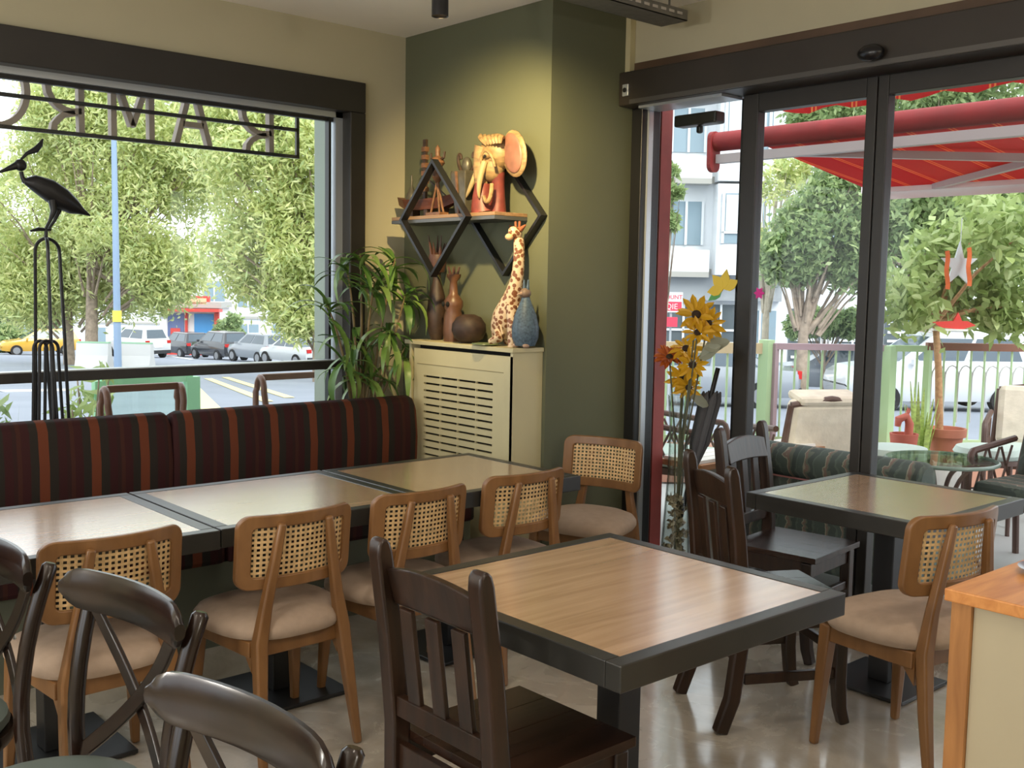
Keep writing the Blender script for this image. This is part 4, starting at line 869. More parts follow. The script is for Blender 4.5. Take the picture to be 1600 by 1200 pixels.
# round glass table
q = P(1471, 716, 6.0); gt = thing('glass_table', 'round glass topped terrace table with curved iron legs', 'table', (q.x, q.y, -0.015)); zt = q.z+0.015
GT = pane('table_glass', (0.86, 0.93, 0.90, 1), 0.6); IRON = plain('brown_iron', lin(94, 70, 62), 0.5)
MB().lathe([(0, zt-0.012), (0.295, zt-0.012), (0.295, zt), (0, zt)], n=48).build('table_top', GT, gt, smooth=True); MB().tube([(0.298*math.cos(a), 0.298*math.sin(a), zt-0.012) for a in np.linspace(0, 2*PI, 49)[:-1]], 0.011, 8, closed=True).build('rim', plain('rim_green', lin(120, 140, 130), 0.3), gt, smooth=True)
for k in range(4):
    a = PI/4+k*PI/2; c, s_ = math.cos(a), math.sin(a)
    MB().tube(bez([(0.24*c, 0.24*s_, zt-0.02), (0.02*c, 0.02*s_, zt-0.1), (0.02*c, 0.02*s_, zt*0.45), (0.26*c, 0.26*s_, 0)], 14), 0.013, 8).build('leg', IRON, gt, smooth=True)
# wicker armchairs with cushions
CUSH = plain('cream_cushion', lin(226, 216, 200), 0.95, vary=0.1, scale=14, bump=0.4, bscale=60); MINTC = plain('mint_cushion', lin(196, 212, 204), 0.9)
def armchair(label, x, y, rz, seatmat, backmat, throw=False):
    t = thing('rattan_armchair', label, 'armchair', (x, y, -0.015), rz, 'rattan armchairs on the terrace')
    for s_ in (-1, 1):
        MB().tube(bez([(s_*0.28, 0.26, 0), (s_*0.28, 0.25, 0.45), (s_*0.29, 0.25, 0.64), (s_*0.29, 0.2, 0.66)], 8)+[(s_*0.29, -0.25, 0.70)], 0.02, 8).build('arm', IRON, t, smooth=True)
        MB().tube([(s_*0.27, -0.30, 0), (s_*0.27, -0.26, 0.42), (s_*0.25, -0.36, 0.86)], 0.02, 8).build('back_post', IRON, t, smooth=True)
        for k in range(3): MB().tube([(s_*0.285, 0.18-k*0.14, 0.42), (s_*0.288, 0.06-k*0.14, 0.66)], 0.008, 6).build('arm_lattice', IRON, t); MB().tube([(s_*0.285, 0.06-k*0.14, 0.42), (s_*0.288, 0.18-k*0.14, 0.66)], 0.008, 6).build('arm_lattice', IRON, t)
    MB().tube([(-0.25, -0.36, 0.86), (0, -0.39, 0.9), (0.25, -0.36, 0.86)], 0.02, 8).build('top_rail', IRON, t, smooth=True)
    MB().span((-0.26, -0.25, 0.37), (0.26, 0.26, 0.41)).build('seat_frame', IRON, t); MB().span((-0.255, -0.22, 0.411), (0.255, 0.25, 0.50)).build('seat_cushion', seatmat, t, bevel=0.03)
    MB().box((0, -0.285, 0.68), (0.5, 0.11, 0.44), (0.24, 0, 0)).build('back_cushion', backmat, t, bevel=0.045)
    if throw: MB().box((0.0, -0.305, 0.90), (0.42, 0.2, 0.06), (0.2, 0, 0)).build('throw_blanket', backmat, t, bevel=0.028)
    return t
q = P(1250, 690, 6.9); armchair('rattan armchair draped with a cream throw, behind the patterned sofa', q.x, q.y, math.radians(-30), CUSH, CUSH, True)
q = P(1622, 790, 6.0); armchair('patterned rattan armchair at the right edge beside the glass table', q.x, q.y, math.radians(85), PAIS, PAIS)
q = P(1612, 700, 7.4); armchair('rattan armchair with cream cushion at the right edge near the fence', q.x, q.y, math.radians(110), MINTC, CUSH)
def stool(label, px, py, D):
    q = P(px, py, D); t = thing('rattan_stool', label, 'stool', (q.x, q.y, -0.015), 0.4); zt = q.z+0.015
    MB().lathe([(0, zt-0.07), (0.2, zt-0.07), (0.22, zt-0.04), (0.2, zt-0.005), (0.1, zt), (0, zt)], n=24).build('cushion', MINTC, t, smooth=True)
    MB().lathe([(0.19, zt-0.10), (0.215, zt-0.10), (0.215, zt-0.071), (0.19, zt-0.071)], n=24).build('seat_ring', IRON, t, smooth=True)
    for k in range(4): a = PI/4+k*PI/2; MB().tube([(0.19*math.cos(a), 0.19*math.sin(a), zt-0.09), (0.2*math.cos(a), 0.2*math.sin(a), 0)], 0.014, 8).build('leg', IRON, t)
stool('low rattan stool with mint cushion left of the round glass table', 1398, 697, 6.9)
stool('low rattan stool with mint cushion right of the terracotta pot', 1545, 697, 7.0)
q = P(1062, 690, 7.0); armchair('rattan armchair with mint cushion behind the sunflower vase', q.x, q.y, math.radians(200), MINTC, MINTC)
# folded parasol leaning on the low wall
a, b2 = P(1080, 742, 5.3), P(1122, 575, 5.3); fu = thing('folded_parasol', 'dark grey folded parasol leaning behind the sunflower vase', 'parasol', (a.x, a.y, 0)); A_, B_ = Vector((0, 0, a.z)), b2-Vector((a.x, a.y, 0))
MB().tube([A_.lerp(B_, t_) for t_ in (-0.45, 1.0)], 0.012, 8).build('pole', BLACKMET, fu)
for k in range(6): o_ = Vector((math.cos(k*1.05), math.sin(k*1.05), 0))*0.022; MB().tube([A_.lerp(B_, 0.04)+o_*0.4, A_.lerp(B_, 0.3)+o_*1.4, A_.lerp(B_, 0.7)+o_*1.6, A_.lerp(B_, 0.78)+o_*1.9], [0.008, 0.018, 0.022, 0.004], 8).build('fabric_fold', plain('parasol_grey', lin(84, 84, 88), 0.9) if k == 0 else MATS['parasol_grey'], fu, smooth=True)
# terracotta pot with lemon tree
q = P(1477, 690, 8.0); TERR = plain('terracotta', lin(186, 118, 96), 0.75, vary=0.08, scale=8)
lt = thing('potted_lemon_tree', 'lemon tree in a terracotta pot behind the round glass table', 'tree', (q.x, q.y, 0.0))
MB().lathe([(0, 0.28), (0.09, 0.28), (0.125, 0.47), (0.145, 0.47), (0.148, 0.53), (0.13, 0.53), (0.12, 0.49), (0, 0.49)], n=28).build('pot', TERR, lt, smooth=True)
MB().lathe([(0, 0), (0.16, 0), (0.16, 0.279), (0, 0.279)], n=24).build('plinth', WPL, lt)
c0 = P(1462, 505, 8.0)-Vector((q.x, q.y, 0)); tr = MB(); tr.tube([(-0.04, 0.03, 0.48), tuple(c0*0.5+Vector((-0.02, 0.01, 0.3))), tuple(c0)], [0.03, 0.026, 0.024], 10)
rng = np.random.default_rng(31); cen = []
for (a, b2, rp) in ((1440, 420, 55), (1500, 390, 65), (1560, 430, 60), (1590, 370, 60), (1480, 470, 50), (1550, 490, 40), (1420, 480, 35), (1530, 350, 45), (1600, 480, 50)):
    c = P(a, b2, 8.0+rng.uniform(-0.5, 0.3))-Vector((q.x, q.y, 0)); tr.tube([tuple(c0), tuple(c0.lerp(c, 0.5)+Vector((0, 0, 0.06))), tuple(c)], [0.018, 0.012, 0.006], 7)
    r = rp*8/FPX; u = rng.normal(0, 1, (16, 3)); u /= np.linalg.norm(u, axis=1, keepdims=True); cen.append(np.array(c)+u*r*rng.uniform(0.3, 1, (16, 1)))
tr.build('trunk', wood('lemon_bark', lin(150, 110, 80), lin(190, 150, 110), 0.8), lt, smooth=True); cen = np.concatenate(cen)
Lm = MB(); Lm.add([(0, 0, 0), (0.022, 0.035, 0.006), (0.027, 0.065, 0.006), (0.016, 0.1, 0.0), (0, 0.125, -0.01), (-0.016, 0.1, 0), (-0.027, 0.065, 0.006), (-0.022, 0.035, 0.006), (0, 0.06, -0.004)], [(0, 1, 8), (1, 2, 8), (2, 3, 8), (3, 4, 8), (4, 5, 8), (5, 6, 8), (6, 7, 8), (7, 0, 8)])
lms = []
for k, c in enumerate([lin(138, 160, 90), lin(168, 186, 116), lin(122, 146, 82), lin(192, 204, 148)]):
    me = Lm.mesh('leaf_mesh'); mt = foliage('lemon_leaf_%d' % k, [c, tuple(x*1.15 for x in c[:3])+(1,)], 0.3, 0.3); me.materials.append(mt); lms.append(me)
order = np.argsort(cen @ np.array([_F[0], _F[1], 0]))
for k in range(300):
    c = cen[order[rng.integers(0, len(cen)*2//3)]]+rng.normal(0, 0.07, 3); inst(lms[k % 4], 'leaf', lt, Matrix.Translation(Vector(c)) @ Euler((rng.uniform(-1.2, 0.6), rng.uniform(-0.6, 0.6), rng.uniform(0, 2*PI))).to_matrix().to_4x4() @ Matrix.Scale(rng.uniform(0.75, 1.2), 4))
oc = quads('inner_leaves', leaves(3000, cen, (0.085,)*3, 0.11, 0.05, rng), LEAFC, lt); oc['kind'] = 'stuff'
# decorations hanging in the lemon tree
for px, py, lb in ((1480, 410, 'thin orange ribbon hanging in the lemon tree, left of the two'), (1514, 405, 'thin orange ribbon hanging in the lemon tree, right of the two')):
    a, b2 = P(px, py-18, 7.2), P(px, py+42, 7.2); o = MB().path([tuple(a.lerp(b2, t_)+Vector((0.01*math.sin(t_*9), 0, 0))) for t_ in np.linspace(0, 1, 9)], 0.03, 0.004, up=tuple(_F)).build('ribbon', plain('ribbon_'+str(px), lin(226, 110, 52), 0.7)); tag(o, lb, 'ribbon', 'ribbons in the lemon tree')
q = P(1499, 415, 7.25); st_ = thing('star_ornament', 'white paper star hanging between the orange ribbons in the lemon tree', 'ornament', tuple(q)); sp_ = []
for k in range(10): a = PI/2+k*PI/5; r_ = 0.13 if k % 2 == 0 else 0.05; sp_.append((r_*math.cos(a), r_*1.25*math.sin(a)))
MB().prism(sp_, lambda u, v: tuple(fx*u+Vector((0, 0, v))), lambda u, v: tuple(fx*u+Vector((_F[0]*0.02, _F[1]*0.02, v)))).build('star', plain('star_white', lin(206, 216, 220), 0.7), st_)
MB().tube([(0, 0, 0.15), (0, 0, 0.32)], 0.003, 5).build('string', MATS['star_white'], st_)
q = P(1490, 508, 7.6); bd = thing('wooden_bird', 'red painted flat wooden bird on the lemon tree stake', 'ornament', tuple(q))
RB = plain('bird_red', lin(214, 56, 50), 0.6); pts = [(-0.15, 0.02), (-0.08, -0.02), (0.06, -0.03), (0.16, 0.0), (0.1, 0.03), (0.06, 0.03), (0.03, 0.09), (0.0, 0.03), (-0.06, 0.025)]
MB().prism(pts, lambda u, v: tuple(fx*u+Vector((0, 0, v))), lambda u, v: tuple(fx*u+Vector((_F[0]*0.02, _F[1]*0.02, v)))).build('bird_body', RB, bd); MB().bar(tuple(-fx*0.17+Vector((0, 0, -0.035))), tuple(fx*0.1+Vector((0, 0, -0.035))), 0.03, 0.015).build('perch', WPL, bd)
# red horse-head planter and snake plant
q = P(1412, 690, 7.65); hp = thing('horse_planter', 'small red animal shaped planter beside the snake plant', 'planter', (q.x, q.y, 0.44))
RC = plain('red_clay', lin(184, 98, 84), 0.7); MB().lathe([(0, 0), (0.09, 0), (0.1, 0.09), (0.085, 0.09), (0.08, 0.03), (0, 0.03)], n=20).build('planter_bowl', RC, hp, smooth=True)
MB().tube([tuple(fx*0.03+Vector((0, 0, 0.03))), tuple(fx*0.035+Vector((0, 0, 0.16))), tuple(fx*0.01+Vector((0, 0, 0.215))), tuple(-fx*0.045+Vector((0, 0, 0.19))), tuple(-fx*0.05+Vector((0, 0, 0.14)))], [0.03, 0.03, 0.034, 0.03, 0.02], 12).build('animal_head', RC, hp, smooth=True)
for s_ in (-1, 1): MB().tube([tuple(fx*0.02+Vector((_F[0], _F[1], 0))*0.015*s_+Vector((0, 0, 0.24))), tuple(fx*0.025+Vector((_F[0], _F[1], 0))*0.018*s_+Vector((0, 0, 0.275)))], [0.01, 0.003], 6).build('ear', RC, hp)
tag(MB().lathe([(0, -0.015), (0.11, -0.015), (0.11, 0.4385), (0, 0.4385)], (0, 0, 0), 20).build('plinth_stand', WPL, loc=(q.x, q.y, 0)), 'short white round stand under the red animal planter', 'stand')
q = P(1437, 690, 7.9); sn = thing('snake_plant', 'tall yellow green snake plant left of the terracotta pot', 'plant', (q.x, q.y, 0.1))
MB().lathe([(0, -0.115), (0.09, -0.115), (0.11, 0.2), (0.09, 0.2), (0, 0.17)], n=20).build('pot', WPL, sn, smooth=True)
SNK = plain('snake_leaf', lin(158, 180, 96), 0.5, vary=0.35, scale=25, stretch=(1, 1, 2))
for k in range(11):
    a = k*2.4; rr_ = 0.03+0.012*(k % 4); e = Vector((math.cos(a)*(rr_+0.07), math.sin(a)*(rr_+0.07), 0.55+0.06*(k % 5))); MB().path([(rr_*math.cos(a), rr_*math.sin(a), 0.15), tuple(e*0.6), tuple(e)], [0.03, 0.036, 0.004], [0.006, 0.006, 0.003], up=(math.cos(a), math.sin(a), 0)).build('leaf', SNK, sn)
# ================================================================== diamond wall shelf
sh = thing('wall_shelf', 'wooden wall shelf carried by two black steel diamond frames', 'shelf', (0, 0, 0))
SX = 3.42
SHW = wood('shelf_wood', lin(120, 92, 66), lin(160, 128, 96), 0.5, (30, 3, 30))
MB().span((SX+0.001, 4.02, 1.886), (XS-0.001, 4.895, 1.904)).build('plank', SHW, sh, bevel=0.002)
MB().span((SX+0.001, 4.02, 1.868), (XS-0.001, 4.895, 1.8855)).build('plank_tray', plain('grey_steel', lin(90, 92, 94), 0.4, metal=0.4), sh)
def diamond(x0, x1, yl, yr, zc, hz):
    yc = (yl+yr)/2; pts = [(yr, zc), (yc, zc+hz), (yl, zc), (yc, zc-hz)]; mb = MB(); k = 0.93
    V = []
    for x in (x0, x1):
        for kk in (1.0, k): V += [(x, yc+(y-yc)*kk, zc+(z-zc)*kk) for y, z in pts]
    Fs = []
    for i in range(4):
        j = (i+1) % 4; Fs += [(i, j, 4+j, 4+i), (8+i, 12+i, 12+j, 8+j), (i, 8+i, 8+j, j), (4+i, 4+j, 12+j, 12+i)]
    return mb.add(V, Fs)
STEELB = plain('shelf_steel', lin(36, 36, 38), 0.35, metal=0.3)
diamond(SX-0.042, SX, 4.765, 4.192, 1.884, 0.305).build('diamond_frame', STEELB, sh)
diamond(XS-0.045, XS-0.001, 4.438, 3.872, 1.89, 0.30).build('diamond_frame', STEELB, sh)
ZS = 1.9045; X0 = 3.53
OR = plain('orange_carving', lin(112, 78, 54), 0.5, vary=0.35, scale=40); DK = plain('dark_carving', lin(60, 44, 34), 0.5, vary=0.3, scale=30); PEW = plain('pewter', lin(84, 80, 70), 0.4, metal=0.3, vary=0.2, scale=30)
# boat
bo = thing('model_boat', 'dark wooden model boat with tall mast at the left end of the shelf', 'ornament', (X0, 4.72, ZS))
V = []; st = [(-0.27, 0.02, 0.115, 0.07), (-0.17, 0.042, 0.10, 0.045), (0.0, 0.05, 0.095, 0.04), (0.16, 0.048, 0.10, 0.045), (0.235, 0.03, 0.118, 0.075)]
for y_, hw, zt, zb in st: V += [(-hw, y_, zt), (-hw*0.6, y_, zb), (hw*0.6, y_, zb), (hw, y_, zt)]
MB().add(V, [(4*i+k, 4*i+(k+1) % 4, 4*i+4+(k+1) % 4, 4*i+4+k) for i in range(4) for k in range(4)]+[(0, 1, 2, 3), (16, 17, 18, 19)]).build('hull', wood('boat_hull', lin(66, 34, 24), lin(110, 62, 40), 0.4, (30, 4, 30)), bo)
for y_ in (-0.15, -0.02, 0.11): MB().box((0, y_, 0.022), (0.05, 0.03, 0.044)).build('cradle', DK, bo)
MB().lathe([(0.038, 0.07), (0.034, 0.12), (0.02, 0.15), (0.006, 0.175), (0.006, 0.235), (0, 0.24)], (0, 0.14, 0), 14).build('funnel', PEW, bo, smooth=True)
MB().span((-0.008, 0.005, 0.07), (0.008, 0.03, 0.42)).build('mast', DK, bo)
for k in range(6): MB().span((-0.013, 0.0, 0.14+k*0.043), (0.013, 0.036, 0.165+k*0.043)).build('mast_lantern', OR, bo)
MB().bar((0, -0.2, 0.09), (0, -0.02, 0.2), 0.006, 0.006).build('rigging', DK, bo); MB().bar((0, 0.03, 0.15), (0, 0.1, 0.12), 0.012, 0.03).build('furled_sail', plain('sail', lin(140, 128, 96), 0.8), bo)
# tripod figure
tf = thing('carved_figure', 'orange carved figure on splayed legs behind the diamond frame', 'ornament', (X0-0.062, 4.545, ZS))
MB().span((-0.03, -0.06, 0), (0.03, 0.06, 0.016)).build('base', OR, tf)
for a in (-0.055, -0.02, 0.055): MB().tube([(0, a, 0.014), (0, a*0.2, 0.15), (0, 0, 0.2)], 0.006, 7).build('leg', OR, tf)
MB().lathe([(0.008, 0.17), (0.03, 0.2), (0.02, 0.25), (0.04, 0.275), (0.03, 0.3), (0.012, 0.31), (0.014, 0.35), (0, 0.37)], (0, 0, 0), 12).build('body', OR, tf, smooth=True)
for s_ in (-1, 1): MB().tube([(0, s_*0.02, 0.29), (0, s_*0.055, 0.3), (0, s_*0.06, 0.33)], 0.007, 6).build('horn', DK, tf)
# pewter jug
pj = thing('pewter_jug', 'grey square jug with an orange stripe and curled handles on the shelf', 'ornament', (X0, 4.375, ZS))
V = []
for z, k in ((0, 0.042), (0.21, 0.062), (0.225, 0.06)): V += [(-k, -k, z), (k, -k, z), (k, k, z), (-k, k, z)]
MB().add(V, [(4*i+k, 4*i+(k+1) % 4, 4*i+4+(k+1) % 4, 4*i+4+k) for i in range(2) for k in range(4)]+[(3, 2, 1, 0), (8, 9, 10, 11)]).build('jug_body', PEW, pj, bevel=0.004)
MB().bar((-0.047, 0.008, 0.005), (-0.066, 0.008, 0.22), 0.014, 0.006, up=(1, 0, 0)).build('orange_stripe', OR, pj)
for s_ in (-1, 1): MB().tube(bez([(0, s_*0.03, 0.22), (0, s_*0.085, 0.25), (0, s_*0.09, 0.34), (0, s_*0.045, 0.33), (0, s_*0.05, 0.29)], 12), 0.009, 8).build('handle', DK, pj, smooth=True)
MB().ell((0, 0, 0.255), (0.025, 0.03, 0.045)).build('lid', PEW, pj, smooth=True); MB().tube(bez([(0, -0.06, 0.2), (0, -0.1, 0.2), (0, -0.1, 0.08), (0, -0.055, 0.08)], 8), 0.006, 7).build('side_handle', DK, pj, smooth=True)
# elephant head
EY = plain('ochre_wood', lin(140, 114, 78), 0.5, vary=0.4, scale=22, stretch=(1, 1, 2.5)); ER = plain('red_inner_ear', lin(126, 86, 72), 0.5, vary=0.25, scale=16); EM = plain('maroon_wood', lin(110, 50, 44), 0.5, vary=0.3, scale=25); IV = plain('ivory_wood', lin(160, 140, 102), 0.4)
el = thing('elephant_head', 'carved ochre elephant head with big red lined ear on the shelf', 'ornament', (3.52, 4.10, ZS))
hd = MB(); hd.ell((0, 0.03, 0.30), (0.07, 0.10, 0.095), (0.35, 0, 0), 18, 12); hd.ell((-0.01, 0.05, 0.24), (0.06, 0.075, 0.09), (-0.2, 0, 0)); hd.build('head', EY, el, smooth=True)
hr = MB()
for k in range(6): hr.tube(bez([(-0.045+0.015*k*0.4, 0.10-0.028*k, 0.385-0.004*k), (-0.075, 0.07-0.03*k, 0.37), (-0.07, 0.02-0.02*k, 0.33)], 6), [0.012, 0.014, 0.015, 0.015, 0.014, 0.012, 0.008], 7)
hr.build('forelock', EY, el, smooth=True)
MB().tube(bez([(-0.03, 0.09, 0.33), (-0.04, 0.125, 0.22), (-0.04, 0.09, 0.12), (-0.03, 0.075, 0.0)], 10), [0.05, 0.046, 0.042, 0.04, 0.038, 0.036, 0.034, 0.034, 0.035, 0.037, 0.04], 14).build('trunk', EY, el, smooth=True)
MB().tube(bez([(-0.035, 0.09, 0.15), (-0.035, 0.10, 0.07), (-0.03, 0.085, 0.0)], 5), [0.04, 0.044, 0.05, 0.056, 0.062, 0.066], 14).build('trunk_base', EM, el, smooth=True)
MB().tube(bez([(-0.075, 0.03, 0.25), (-0.095, 0.05, 0.16), (-0.09, 0.06, 0.1), (-0.085, 0.055, 0.07)], 8), [0.017, 0.017, 0.016, 0.015, 0.014, 0.012, 0.01, 0.007, 0.003], 9).build('tusk', IV, el, smooth=True)
MB().tube(bez([(-0.02, 0.135, 0.25), (-0.04, 0.16, 0.16), (-0.045, 0.20, 0.1), (-0.04, 0.215, 0.085)], 8), [0.016, 0.016, 0.015, 0.014, 0.013, 0.011, 0.009, 0.006, 0.003], 9).build('tusk', IV, el, smooth=True)
MB().tube(bez([(-0.06, -0.01, 0.14), (-0.075, -0.03, 0.06), (-0.075, 0.01, 0.02), (-0.075, 0.035, 0.08)], 10), 0.011, 8).build('lower_lip', EY, el, smooth=True)
MB().ell((-0.065, 0.02, 0.285), (0.022, 0.03, 0.022)).build('brow', EY, el, smooth=True); MB().ell((-0.084, 0.018, 0.275), (0.006, 0.01, 0.008)).build('eye', DARKIN, el, smooth=True)
MB().tube(bez([(-0.078, 0.055, 0.25), (-0.095, 0.03, 0.34), (-0.075, -0.03, 0.30), (-0.068, -0.04, 0.22)], 10), 0.008, 8).build('brow_ridge', EY, el, smooth=True)
er = MB(); er.ell((0.0, -0.108, 0.285), (0.018, 0.088, 0.12), (-0.35, 0, 0), 24, 12); er.build('ear', EY, el, smooth=True)
MB().ell((-0.013, -0.106, 0.287), (0.012, 0.068, 0.102), (-0.35, 0, 0), 24, 12).build('inner_ear', ER, el, smooth=True)
MB().tube(bez([(0.0, 0.02, 0.2), (0.02, 0.02, 0.1), (0.015, 0.03, 0.0)], 6), [0.04, 0.035, 0.032, 0.032, 0.035, 0.04, 0.046], 12).build('neck', EM, el, smooth=True)

# ================================================================== ornaments on the radiator cover
ZR = 1.2375
t = thing('spiked_vase', 'tall dark wooden vase with a crown of spikes on the radiator cover', 'ornament', (3.56, 4.66, ZR))
BR = plain('red_brown_carving', lin(76, 48, 38), 0.45, vary=0.3, scale=20)
MB().lathe([(0, 0), (0.03, 0), (0.048, 0.05), (0.055, 0.14), (0.045, 0.24), (0.024, 0.32), (0.022, 0.36), (0.04, 0.40), (0.045, 0.44), (0.03, 0.45), (0, 0.45)], n=20).build('vase_body', DK, t, smooth=True)
MB().lathe([(0.04, 0.37), (0.052, 0.42), (0.046, 0.465), (0, 0.47)], n=16).build('mask_head', BR, t, smooth=True)
for k in range(7): a = 2*PI*k/7; MB().tube([(0.03*math.cos(a), 0.03*math.sin(a), 0.45), (0.05*math.cos(a), 0.05*math.sin(a), 0.53+0.04*(k % 2))], [0.011, 0.002], 6).build('spike', BR, t)
t = thing('carved_owl', 'brown carved owl figure with tufted head behind the dark ball', 'ornament', (3.55, 4.50, ZR))
OWL = plain('owl_brown', lin(96, 64, 44), 0.4, vary=0.3, scale=18)
MB().lathe([(0, 0), (0.05, 0), (0.056, 0.05), (0.05, 0.14), (0.043, 0.165), (0.052, 0.19), (0.052, 0.215), (0.035, 0.24), (0.024, 0.255), (0.02, 0.32), (0.038, 0.345), (0.04, 0.36), (0, 0.362)], n=20).build('body', OWL, t, smooth=True)
for s_ in (-1, 1): MB().ell((-0.05, s_*0.018+0.005, 0.2), (0.008, 0.014, 0.014)).build('eye', DARKIN, t, smooth=True)
for k in range(6): a = 2*PI*k/6; MB().tube([(0.02*math.cos(a), 0.02*math.sin(a), 0.355), (0.035*math.cos(a), 0.035*math.sin(a), 0.40)], [0.008, 0.002], 6).build('tuft', BR, t)
t = tag(MB().lathe([(0, 0), (0.04, 0.0), (0.075, 0.025), (0.091, 0.065), (0.088, 0.1), (0.065, 0.135), (0.03, 0.15), (0, 0.152)], n=28).build('wooden_ball', plain('dark_ball', lin(54, 38, 30), 0.6, vary=0.35, scale=30, bump=0.4), smooth=True, loc=(3.525, 4.335, ZR)), 'dark brown rounded wooden gourd on the radiator cover', 'ornament')
# green dish
t = tag(MB().lathe([(0, 0), (0.05, 0), (0.072, 0.008), (0.07, 0.012), (0.045, 0.005), (0, 0.005)], n=24, sy=1.0).build('green_dish', plain('green_glaze', lin(120, 132, 92), 0.25), smooth=True, loc=(3.462, 4.125, ZR)), 'flat green glazed dish in front of the giraffe', 'dish')
# giraffe
m, nt, b = newmat('giraffe_coat'); mp = mapping(nt, (46, 46, 46)); vo = N(nt, 'ShaderNodeTexVoronoi'); vo.inputs['Scale'].default_value = 1; nt.links.new(mp.outputs[0], vo.inputs[0])
r = ramp(nt, [(0.0, lin(120, 74, 46)), (0.44, lin(120, 74, 46)), (0.5, lin(200, 178, 150)), (1, lin(208, 186, 158))]); nt.links.new(vo.outputs['Distance'], r.inputs[0]); nt.links.new(r.outputs[0], b.inputs['Base Color']); b.inputs['Roughness'].default_value = 0.4
GIR = m; gi = thing('giraffe_figure', 'spotted giraffe figurine sitting on the radiator cover', 'ornament', (3.565, 4.02, ZR))
bd = MB(); bd.tube(bez([(0.0, 0.10, 0.04), (0, 0.085, 0.15), (0, 0.03, 0.22), (0, -0.03, 0.30), (0, -0.035, 0.42), (0, -0.02, 0.54)], 16), [0.05, 0.06, 0.066, 0.068, 0.066, 0.06, 0.054, 0.048, 0.043, 0.038, 0.034, 0.032, 0.03, 0.029, 0.028, 0.028, 0.026], 16); bd.build('body_and_neck', GIR, gi, smooth=True)
MB().ell((-0.015, -0.01, 0.565), (0.042, 0.03, 0.032), (0, 0.5, 0)).build('head', GIR, gi, smooth=True); MB().ell((-0.05, -0.005, 0.545), (0.022, 0.02, 0.018)).build('muzzle', plain('muzzle', lin(206, 170, 130), 0.5), gi, smooth=True)
for s_ in (-1, 1):
    MB().tube([(0.0, -0.01+s_*0.025, 0.585), (0.0, -0.01+s_*0.06, 0.605)], [0.014, 0.004], 8).build('ear', plain('ear_brown', lin(150, 90, 60), 0.5) if s_ < 0 else MATS['ear_brown'], gi, smooth=True)
    MB().tube([(0.0, -0.01+s_*0.012, 0.59), (0.0, -0.01+s_*0.016, 0.625)], [0.006, 0.007], 8).build('horn', MATS['ear_brown'] if 'ear_brown' in MATS else BR, gi, smooth=True)
    MB().tube([(-0.02*s_-0.02, -0.02, 0.2), (-0.03*s_-0.03, -0.045, 0.1), (-0.03*s_-0.03, -0.05, 0.0)], [0.03, 0.022, 0.022], 10).build('front_leg', GIR, gi, smooth=True)
    MB().tube([(s_*0.03, 0.08, 0.07), (s_*0.05-0.02, 0.04, 0.04), (s_*0.05-0.03, 0.09, 0.018)], [0.035, 0.025, 0.018], 10).build('hind_leg', GIR, gi, smooth=True)
MB().tube(bez([(0, 0.12, 0.12), (-0.02, 0.11, 0.2), (-0.06, 0.05, 0.12), (-0.06, 0.02, 0.06)], 8), 0.006, 6).build('tail', GIR, gi, smooth=True)
# blue bird
bb = thing('blue_bird_figure', 'blue speckled bird shaped vase at the right end of the radiator cover', 'ornament', (3.53, 3.90, ZR))
BLU = plain('blue_speckle', lin(74, 92, 108), 0.5, vary=0.45, scale=90)
MB().lathe([(0, 0.01), (0.05, 0.01), (0.066, 0.05), (0.068, 0.10), (0.055, 0.16), (0.034, 0.21), (0.022, 0.24), (0.019, 0.255), (0, 0.26)], n=22).build('body', BLU, bb, smooth=True)
MB().ell((-0.004, 0.0, 0.268), (0.03, 0.028, 0.026)).build('head', plain('bird_face', lin(120, 100, 86), 0.5), bb, smooth=True)
for s_ in (-1, 1): MB().tube([(0, s_*0.012, 0.285), (0.0, s_*0.016, 0.335)], [0.009, 0.004], 7).build('crest', BLU, bb); MB().ell((-0.025, s_*0.035, 0.012), (0.02, 0.016, 0.012)).build('foot', plain('foot_pink', lin(170, 140, 120), 0.5) if s_ < 0 else MATS['foot_pink'], bb, smooth=True)
MB().tube([(-0.028, 0.0, 0.268), (-0.055, 0.005, 0.26)], [0.01, 0.002], 7).build('beak', MATS['foot_pink'], bb)

# ================================================================== tall house plant in the corner
pl = thing('dracaena_plant', 'leafy green house plant behind the end of the banquette', 'plant', (3.22, 4.90, 0))
MB().lathe([(0, 0), (0.10, 0), (0.13, 0.36), (0.115, 0.36), (0.11, 0.32), (0, 0.32)], n=24).build('pot', plain('plant_pot', lin(120, 112, 98), 0.6), pl, smooth=True)
GL = [plain('plant_leaf_%d' % k, c, 0.35, vary=0.2, scale=10) for k, c in enumerate((lin(84, 120, 54), lin(108, 142, 66), lin(68, 102, 48), lin(128, 156, 82)))]
def blade(L, W, droop, mat):
    V = []; n = 8
    for i in range(n+1):
        s_ = i/n; a = droop*s_*s_; y_ = L*(s_-0.28*droop*s_**3); z_ = -L*droop*0.42*s_*s_; w_ = W*(math.sin(PI*min(1, s_*0.93+0.07))**0.8)*(1 if s_ < 0.98 else 0.1)
        V += [(-w_/2, y_, z_+0.006), (0, y_, z_), (w_/2, y_, z_+0.006)]
    m_ = MB().add(V, [f_ for i in range(n) for f_ in ((3*i, 3*i+1, 3*i+4, 3*i+3), (3*i+1, 3*i+2, 3*i+5, 3*i+4))]).mesh('leaf_mesh', True); m_.materials.append(mat); return m_
bl = [blade(L, W, d, GL[k % 4]) for k, (L, W, d) in enumerate([(0.26, 0.034, 1.1), (0.32, 0.036, 1.5), (0.22, 0.032, 0.7), (0.30, 0.038, 1.9), (0.26, 0.042, 1.7), (0.20, 0.03, 1.2)])]
rp = random.Random(5); stm = MB(); k = 0
